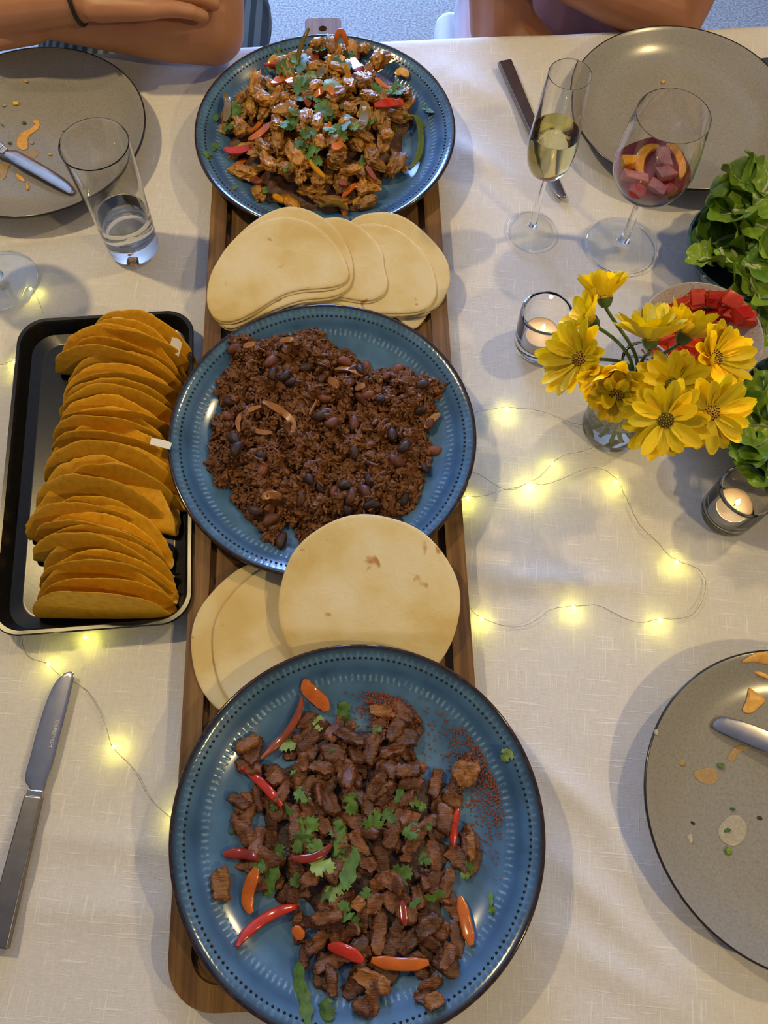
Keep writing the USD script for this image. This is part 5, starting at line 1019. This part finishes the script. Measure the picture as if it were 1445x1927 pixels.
# ================================================================== FAIRY LIGHTS
def zf_(x, y): return 860 + x / 2.47, 720 + y / 2.47
def zk(x, y): return x / 2.58, 1180 + y / 2.58
def fairy(label, wires, leds):
    p0 = px(*leds[0], 0); t = thing('fairy_lights', label, 'string lights', (*p0[:2], T))
    for w in wires:
        ps = smooth_open([px(*q, .0016) for q in w], 16 * len(w)); ps[:, 2] += .0005 * np.sin(np.arange(len(ps)) * .7)
        for q in leds: ps[:, 2] += .0060 * np.exp(-(np.linalg.norm(ps[:, :2] - px(*q, .008)[:2], axis=1) / .009) ** 2)
        part(t, 'wire', tube(ps, .00038, 5), MT['wire'], True)
    for q in leds:
        p = px(*q, .0080); v, f = ico(2)
        part(t, 'led', (v * [.0015, .0015, .0013] + p, f), MT['led'], True)
fairy('string of tiny warm fairy lights looping over the cloth right of the board',
      [[zf_(*p) for p in w] for w in ([(-60, 540), (50, 537), (130, 525), (220, 498), (352, 483), (440, 465), (560, 415), (640, 395), (700, 415), (740, 462), (790, 545), (860, 675), (930, 740), (1022, 835), (1110, 860), (1150, 910), (1152, 965), (1080, 1085), (943, 1103), (850, 1115), (700, 1055), (650, 1035), (543, 1045), (450, 1050), (370, 1100), (280, 1135), (180, 1120), (112, 1098), (60, 1045)],
       [(-40, 395), (60, 410), (140, 450), (220, 495), (330, 475), (380, 440), (445, 378), (490, 340), (560, 325), (610, 310), (690, 270)], [(20, 165), (80, 140), (150, 125), (232, 122), (330, 122), (430, 145), (500, 175), (590, 195)])],
      [zf_(*p) for p in ((232, 122), (445, 378), (352, 483), (50, 537), (740, 462), (1022, 835), (943, 1103), (543, 1045), (112, 1098), (330, 476))])
fairy('string of tiny warm fairy lights on the cloth left of the board',
      [[zk(*p) for p in ((100, 20), (112, 90), (140, 145), (235, 182), (280, 225), (400, 290), (450, 350), (520, 500), (550, 580), (640, 680), (720, 820), (845, 930), (900, 960))],
       [(40, 566), (57, 543), (70, 560), (82, 590)], [(-20, 690), (28, 681), (60, 672)]],
      [zk(235, 182), zk(550, 582), zk(846, 930), (57, 543), (27, 682), (160, 1199)])

# ================================================================== SCRAPS ON THE USED PLATES
rng = random.Random(21)
def on_plate(k, x, y):
    h = .008
    for _ in range(5): p = px(x, y, h); h = grey_z(math.hypot(p[0] - GC[k][0], p[1] - GC[k][1]))
    return px(x, y, h)
def smear(k, pts, m, label, th=.0009):
    pl = smooth_closed([on_plate(k, *p)[:2] for p in pts], 40); zf = lambda x, y: T + grey_z(np.hypot(x - GC[k][0], y - GC[k][1])) - .0002 + .0004 * meshkit.noise(np.c_[x * 300, y * 300, x * 0], 2)
    single('sauce_smear', slab(pl, th, zf, .0022), MT[m], label, 'sauce')
def crumb1(k, x, y, dims, name, m, label, cat, ang=0, group=None):
    if m == 'coriander':
        lf = leaf_mesh(dims[0] * .85, dims[1] / dims[0] * 1.3, .5, rng.randrange(99), rng); single(name, xf(lf, rotm(ang + 1.2, .25, -.3), on_plate(k, x, y) + [0, 0, .0016]), MT[m], label, cat, group); return
    p = on_plate(k, x, y); v, f = chunk(*dims, rng.randrange(999), 2, .8, .35, 1.5)
    single(name, xf((v, f), rotm(ang, 0, 0), p + [0, 0, dims[2] * .45]), MT[m], label, cat, group)
def zu(x, y): return x / 4.817, 100 + y / 4.817
smear(0, [zu(*p) for p in ((195, 880), (205, 720), (250, 700), (300, 670), (350, 620), (365, 645), (310, 720), (260, 770), (235, 880))], 'cheese', 'streak of melted yellow cheese on the upper left plate', .0016)
smear(0, [zu(*p) for p in ((-10, 1010), (60, 990), (90, 1000), (70, 1060), (40, 1140), (-10, 1150))], 'smear', 'yellow sauce smear under the knife on the upper left plate')
smear(0, [zu(*p) for p in ((250, 900), (310, 880), (350, 900), (330, 945), (270, 940))], 'smear', 'thin yellow sauce spot beside the knife on the upper left plate')
for x, y, d, nm, m, lb, ct, a in [(145, 462, (.011, .007, .004), 'corn_kernel', 'corn', 'yellow corn kernel on the upper left plate', 'corn', .2), (40, 480, (.006, .005, .003), 'crumb', 'smear_pale', 'pale crumb left of the corn kernel', 'crumb', 0), (238, 262, (.007, .004, .003), 'cheese_shred', 'cheese', 'tiny cheese shred near the far side of the upper left plate', 'cheese', .3), (330, 628, (.010, .006, .003), 'cheese_shred', 'cheese', 'cheese shred at the tip of the cheese streak', 'cheese', .1),
    (222, 640, (.010, .008, .002), 'coriander_bit', 'coriander', 'green coriander bit above the cheese streak', 'coriander', .8), (92, 822, (.009, .007, .002), 'coriander_bit', 'coriander', 'green coriander bit above the knife blade', 'coriander', .3), (25, 662, (.012, .003, .002), 'coriander_bit', 'coriander', 'thin green coriander bit at the left edge', 'coriander', .5), (292, 820, (.005, .005, .003), 'crumb', 'smear_pale', 'pale crumb right of the cheese streak', 'crumb', 0),
    (455, 922, (.006, .004, .003), 'cheese_shred', 'cheese', 'cheese crumb beside the tumbler on the upper left plate', 'cheese', 0), (190, 1140, (.020, .007, .003), 'cheese_shred', 'cheese', 'long cheese shred in front of the knife on the upper left plate', 'cheese', .7), (252, 1215, (.015, .004, .003), 'cheese_shred', 'cheese', 'orange cheese shred nearest the rim of the upper left plate', 'cheese', 1.35), (770, 622, (.006, .004, .002), 'cheese_shred', 'cheese', 'yellow crumb seen through the tumbler rim', 'cheese', 1.2), (582, 720, (.007, .005, .002), 'coriander_bit', 'coriander', 'dark green bit seen through the tumbler', 'coriander', 1)]:
    X, Y = zu(x, y); crumb1(0, X, Y, tuple(np.array(d) * .8), nm, m, lb, ct, -a)
crumb1(1, 1247, 156, (.006, .004, .003), 'cheese_shred', 'cheese', 'single yellow crumb on the clean upper right plate', 'cheese', 1)
def zr(x, y): return 1180 + x / 1.928, 860 + y / 1.928
smear(2, [zr(*p) for p in ((415, 745), (440, 725), (515, 722), (520, 745), (460, 745))], 'cheese', 'cheese smear at the far rim of the lower right plate', .0014)
smear(2, [zr(*p) for p in ((420, 925), (432, 880), (445, 840), (460, 850), (500, 885), (480, 905), (445, 930))], 'cheese', 'melted cheese blob above the knife on the lower right plate', .002)
smear(2, [zr(*p) for p in ((240, 1150), (280, 1130), (320, 1135), (330, 1165), (285, 1185))], 'smear', 'brownish sauce smear left of the green bit on the lower right plate', .0006)
smear(2, [zr(*p) for p in ((365, 1100), (375, 1070), (420, 1045), (440, 1050), (400, 1080), (378, 1105))], 'smear', 'orange sauce streak below the knife on the lower right plate', .0008)
smear(2, [zr(*p) for p in ((330, 1370), (350, 1320), (400, 1300), (430, 1330), (420, 1390), (370, 1410))], 'smear_pale', 'pale creamy smear on the lower right plate', .0008)
for x, y, d, nm, m, lb, ct, a in [(490, 792, (.024, .006, .004), 'cheese_shred', 'cheese', 'thick orange cheese shred at the right edge of the lower right plate', 'cheese', .35), (340, 1122, (.011, .009, .003), 'coriander_bit', 'coriander', 'curly green coriander bit below the knife tip', 'coriander', 0), (362, 1355, (.012, .005, .002), 'coriander_bit', 'coriander', 'green coriander bit in the pale smear', 'coriander', -.6), (382, 1278, (.008, .004, .002), 'coriander_bit', 'coriander', 'small dark green bit above the pale smear', 'coriander', 0),
    (365, 1430, (.008, .008, .004), 'lettuce_bit', 'lettuce', 'light green crumb below the pale smear', 'lettuce', 0), (228, 1385, (.006, .010, .002), 'crumb', 'smear_pale', 'pale crumb left of the creamy smear', 'crumb', 0), (238, 1328, (.005, .003, .002), 'pepper_flake', 'bean_black', 'dark flake left of the creamy smear', 'crumb', .6), (198, 1110, (.008, .007, .002), 'crumb', 'smear', 'tan crumb at the left of the lower right plate', 'crumb', 0), (480, 1310, (.006, .004, .002), 'pepper_flake', 'bean_black', 'dark flake right of the creamy smear', 'crumb', 0), (105, 1000, (.005, .007, .002), 'crumb', 'smear_pale', 'pale crumb by the left rim of the lower right plate', 'crumb', 0)]:
    X, Y = zr(x, y); crumb1(2, X, Y, tuple(np.array(d) * .75), nm, m, lb, ct, -a)

# ================================================================== GUESTS AND CHAIRS
def rel(p): return np.array([p[0], p[1], p[2] + T])
def hand_bones(w, d, nrm, thumb_side, curl=.5):
    """Palm and five fingers from the wrist w along d; nrm points out of the back of the hand."""
    w = np.array(w); d = np.array(d, float); d /= np.linalg.norm(d); nrm = np.array(nrm, float); nrm -= d * (nrm @ d); nrm /= np.linalg.norm(nrm); s = np.cross(nrm, d) * thumb_side
    kn = [w + d * .085 + s * o - nrm * abs(o) * .12 for o in (.030, .010, -.010, -.028)]
    bs = [(w, .023, w + d * .03, .024)] + [(w + d * .018 + s * o * .55, .017, k, .0115) for o, k in zip((.030, .010, -.010, -.028), kn)] + [(kn[i], .0115, kn[i + 1], .0115) for i in range(3)]
    for k, ln in zip(kn, (.073, .082, .076, .060)):
        p, dd, a = k, d, 0
        for j, (f_, r_) in enumerate(((.46, .0092), (.30, .0086), (.24, .0076))):
            a += curl * (.5 if j == 0 else .75); dj = d * math.cos(a) - nrm * math.sin(a); q = p + dj * ln * f_; bs.append((p, r_ + .0004, q, r_)); p = q
    b0 = w + d * .028 + s * .026; b1 = b0 + (d * .6 + s * .75 - nrm * .25) * .034; b2 = b1 + (d * .85 + s * .3 - nrm * .4) * .028; b3 = b2 + (d * .9 - nrm * .45) * .022
    return bs + [(w + d * .012 + s * .012, .016, b0, .0145), (b0, .0135, b1, .0112), (b1, .0108, b2, .0098), (b2, .0096, b3, .0085)]
def person(label, skin, top_m, leg_m, pelvis, chest, neck, head, sh, el, wr, hands, top_lab, leg_lab, extra_top=(), band=None, arm_r=(.047, .043, .036, .026), seat_y=None, long_hair=True):
    J = lambda p: rel(p)
    t = thing('person', label, 'person', (pelvis[0], pelvis[1], 0))
    bs = [(J(pelvis), .115, J(np.array(pelvis) * .5 + np.array(chest) * .5), .100), (J(np.array(pelvis) * .5 + np.array(chest) * .5), .100, J(chest), .110), (J(chest), .095, J(np.array(neck) - [0, -.01, .05]), .062), (J(neck) - [0, 0, .05], .052, J(neck) + [0, -.01, .06], .050)]
    for i in (0, 1):
        bs += [(J(np.array(neck) - [0, -.02, .06]), .055, J(sh[i]), .052), (J(chest) + [(sh[i][0] - chest[0]) * .45, 0, .03], .085, J(sh[i]), .052), (J(sh[i]), arm_r[0] + .003, J(np.array(sh[i]) * .45 + np.array(el[i]) * .55), arm_r[0]), (J(np.array(sh[i]) * .45 + np.array(el[i]) * .55), arm_r[0], J(el[i]), arm_r[1]),
               (J(el[i]), arm_r[1], J(np.array(el[i]) * .7 + np.array(wr[i]) * .3), arm_r[1]), (J(np.array(el[i]) * .7 + np.array(wr[i]) * .3), arm_r[1], J(wr[i]), arm_r[3])]
        bs += hand_bones(J(wr[i]), *hands[i])
    # head: skull, jaw, nose, ears
    H = J(head); bs += [(H + [0, .018, .022], .088, H + [0, -.012, .022], .080), (H + [0, -.03, -.04], .058, H + [0, -.062, -.085], .026), (H + [0, -.02, 0], .072, H + [0, -.055, -.06], .040), (H + [0, -.086, .014], .0075, H + [0, -.103, -.018], .0095), (H + [-.008, -.094, -.021], .0085, H + [.008, -.094, -.021], .0085), (H + [-.036, -.046, -.028], .030, H + [.036, -.046, -.028], .030), (H + [-.034, -.078, .030], .010, H + [.034, -.078, .030], .010),
        (H + [-.082, .008, .010], .012, H + [-.080, .008, -.022], .009), (H + [.082, .008, .010], .012, H + [.080, .008, -.022], .009), (H + [-.022, -.082, -.052], .008, H + [.022, -.082, -.052], .008)]
    for i, sx in enumerate((-1, 1)):
        hip = J(pelvis) + [sx * .085, 0, 0]; kn = J(pelvis) + [sx * .10, -.43, -.02]; an = np.array([kn[0], kn[1] + .05, .10]); bs += [(hip, .090, kn, .062), (kn, .060, (kn + an) / 2 + [0, .02, .06], .056), ((kn + an) / 2 + [0, .02, .06], .056, an, .036), (an - [0, 0, .02], .036, an + [0, -.02, -.055], .034), (an + [0, .02, -.06], .032, an + [0, -.15, -.075], .022)]
    part(t, 'body', body_mesh(bs, .0085, 12), skin, 180)
    tb_ = [(J(pelvis) + [0, 0, .02], .128, J(np.array(pelvis) * .5 + np.array(chest) * .5), .112), (J(np.array(pelvis) * .5 + np.array(chest) * .5), .112, J(chest), .121), (J(chest), .106, J(np.array(neck) - [0, -.012, .085]), .068)]
    C_ = J(chest)
    tb_ = tb_[:2] + [(C_ + [-.085, -.010, .03], .098, C_ + [.085, -.010, .03], .098), (C_, .121, C_ + [0, 0, .03], .112)]
    for sx in (-1, 1):
        sy_ = sh[0][1] - chest[1]
        st = [C_ + [sx * .080, -.080, .085], C_ + [sx * .098, -.060 + sy_ * .8, .172], C_ + [sx * .102, sy_ * .6, .216], C_ + [sx * .098, .056, .172], C_ + [sx * .080, .080, .085]]
        tb_ += [(a_, .017, b_, .017) for a_, b_ in zip(st[:-1], st[1:])]
    part(t, 'top', body_mesh(tb_, .009, 14), top_m, 180, top_lab)
    lb = []
    for sx in (-1, 1):
        hip = J(pelvis) + [sx * .085, 0, 0]; kn = J(pelvis) + [sx * .10, -.30, -.012]; lb += [(hip, .100, kn, .080)]
    lb += [(J(pelvis) + [-.085, .01, 0], .102, J(pelvis) + [.085, .01, 0], .102)]
    part(t, 'skirt', body_mesh(lb, .010, 10), leg_m, 180, leg_lab)
    hv = [(H + [0, .036, .042], .094, H + [0, .020, .052], .090), (H + [0, .050, 0], .080, H + [0, .075, -.10], .060), (H + [0, .075, -.08], .062, H + [0, .105, -.26], .045)]
    for sx in (-1, 1):
        lk = [(H + [sx * .016, -.040, .094], .022), (H + [sx * .058, -.046, .066], .024), (H + [sx * .086, -.012, .020], .022), (H + [sx * .090, .026, -.060], .024), (H + [sx * .080, .055, -.200], .020)]
        hv += [(a_[0], a_[1], b_[0], b_[1]) for a_, b_ in zip(lk[:-1], lk[1:])]
    hm_ = body_mesh(hv, .010, 8); part(t, 'hair', hm_, MT['hair'], 180)
    for sx in (-1, 1):
        e = H + [sx * .031, -.0765, .006]; sv, sf = ico(3); part(t, 'eye', (sv * .0115 + e, sf), MT['eye'], True); part(t, 'iris', (sv * [.0058, .003, .0058] + e + [0, -.0100, -.002], sf), MT['iris'], True)
        cz = sv[sf].mean(1)[:, 2]; lid = sf[(cz > .22) | (cz < -.62)]; part(t, 'eyelid', (sv * .0126 + e, lid), skin, True)
        part(t, 'eyebrow', tube([e + [-.014, -.010, .0185], e + [0, -.0135, .0215], e + [.014, -.010, .0185]], [.0016, .0024, .0016], 6), MT['hair'], True)
    part(t, 'lips', (ico(2)[0] * [.019, .006, .0060] + H + [0, -.0935, -.053], ico(2)[1]), MT['lip'], True)
    if band:
        p, d_, r_ = np.array(J(band[0])), np.array(band[1], float), band[2]; d_ /= np.linalg.norm(d_); u = np.cross(d_, [0, 0, 1.]); u /= np.linalg.norm(u); w_ = np.cross(d_, u)
        ring = [p + r_ * (math.cos(a) * u + math.sin(a) * w_) for a in np.linspace(0, 2 * PI, 40)]; part(t, 'wristband', tube(ring, .0026, 8), MT['black'], True, 'thin black wristband')
    return t
def chair(x0, x1, y0, y1, label):
    cx, cy = (x0 + x1) / 2, (y0 + y1) / 2; t = thing('dining_chair', label, 'chair', (cx, cy, 0)); zs = .45
    part(t, 'seat', rbox((x0, y0, zs - .07), (x1, y1, zs), .028), MT['upholstery'], 40)
    part(t, 'backrest', rbox((x0 + .01, y1 - .02, zs + .03), (x1 - .01, y1 + .05, zs + .48), .03), MT['upholstery'], 40)
    for x in (x0 + .03, x1 - .065):
        for y, h in ((y0 + .03, zs - .06), (y1 - .06, zs - .06)): part(t, 'leg', rbox((x, y, 0), (x + .035, y + .035, h), .006), MT['chairleg'], 40)
    for x in (x0 + .06, x1 - .09): part(t, 'back_post', rbox((x, y1 + .0, zs - .05), (x + .03, y1 + .03, zs + .10), .006), MT['chairleg'], 40)
sx0 = px(819, 40, -.30)[0]; sy1 = px(840, 9, -.30)[1]
chair(sx0, sx0 + .47, sy1 - .44, sy1, 'cream upholstered dining chair under the guest in pink satin')
chair(-.66, -.20 - .06, sy1 - .46, sy1 - .02, 'cream upholstered dining chair under the guest with crossed arms at left')
W1 = px(140, 32, .072) - [0, 0, T]; E1 = px(398, 56, .043) - [0, 0, T]; WB = px(150, -4, .112) - [0, 0, T]
person('person at upper left resting crossed bare forearms on the table edge, black wristband', MT['skin'], MT['stripe'], MT['stripe'], (-.395, 1.30, -.195), (-.395, 1.215, .16), (-.395, 1.185, .37), (-.395, 1.145, .50),
       [(-.565, 1.185, .29), (-.225, 1.165, .29)], [(-.63, .985, .052), tuple(E1)], [tuple(WB), (W1[0] - .03, W1[1], .072)],
       [((1, .12, .10), (0, -.2, 1), 1, .35), ((-1, -.05, -.05), (0, -.3, 1), -1, .4)], 'dark green and grey striped sleeveless top', 'dark green and grey striped skirt', band=((WB[0] - .004, WB[1], WB[2]), (1, .08, .1), .0285), arm_r=(.047, .0415, .036, .0265))
E2 = px(1268, 22, -.005) - [0, 0, T]; W2 = px(1030, -62, .075) - [0, 0, T]
person('person at upper right with bare folded arms, wearing a pink satin top', MT['skin2'], MT['satin'], MT['satin'], (.285, 1.315, -.19), (.285, 1.265, .12), (.285, 1.235, .34), (.285, 1.195, .475),
       [(.115, 1.205, .25), (.455, 1.205, .25)], [(.150, 1.105, -.035), tuple(E2)], [(.30, 1.035, -.15), tuple(W2)],
       [((1, -.1, -.1), (0, -.6, 1), 1, .4), ((-1, .25, .25), (.2, -1, .2), -1, .4)], 'pink satin top', 'pink satin skirt', arm_r=(.047, .044, .036, .027))
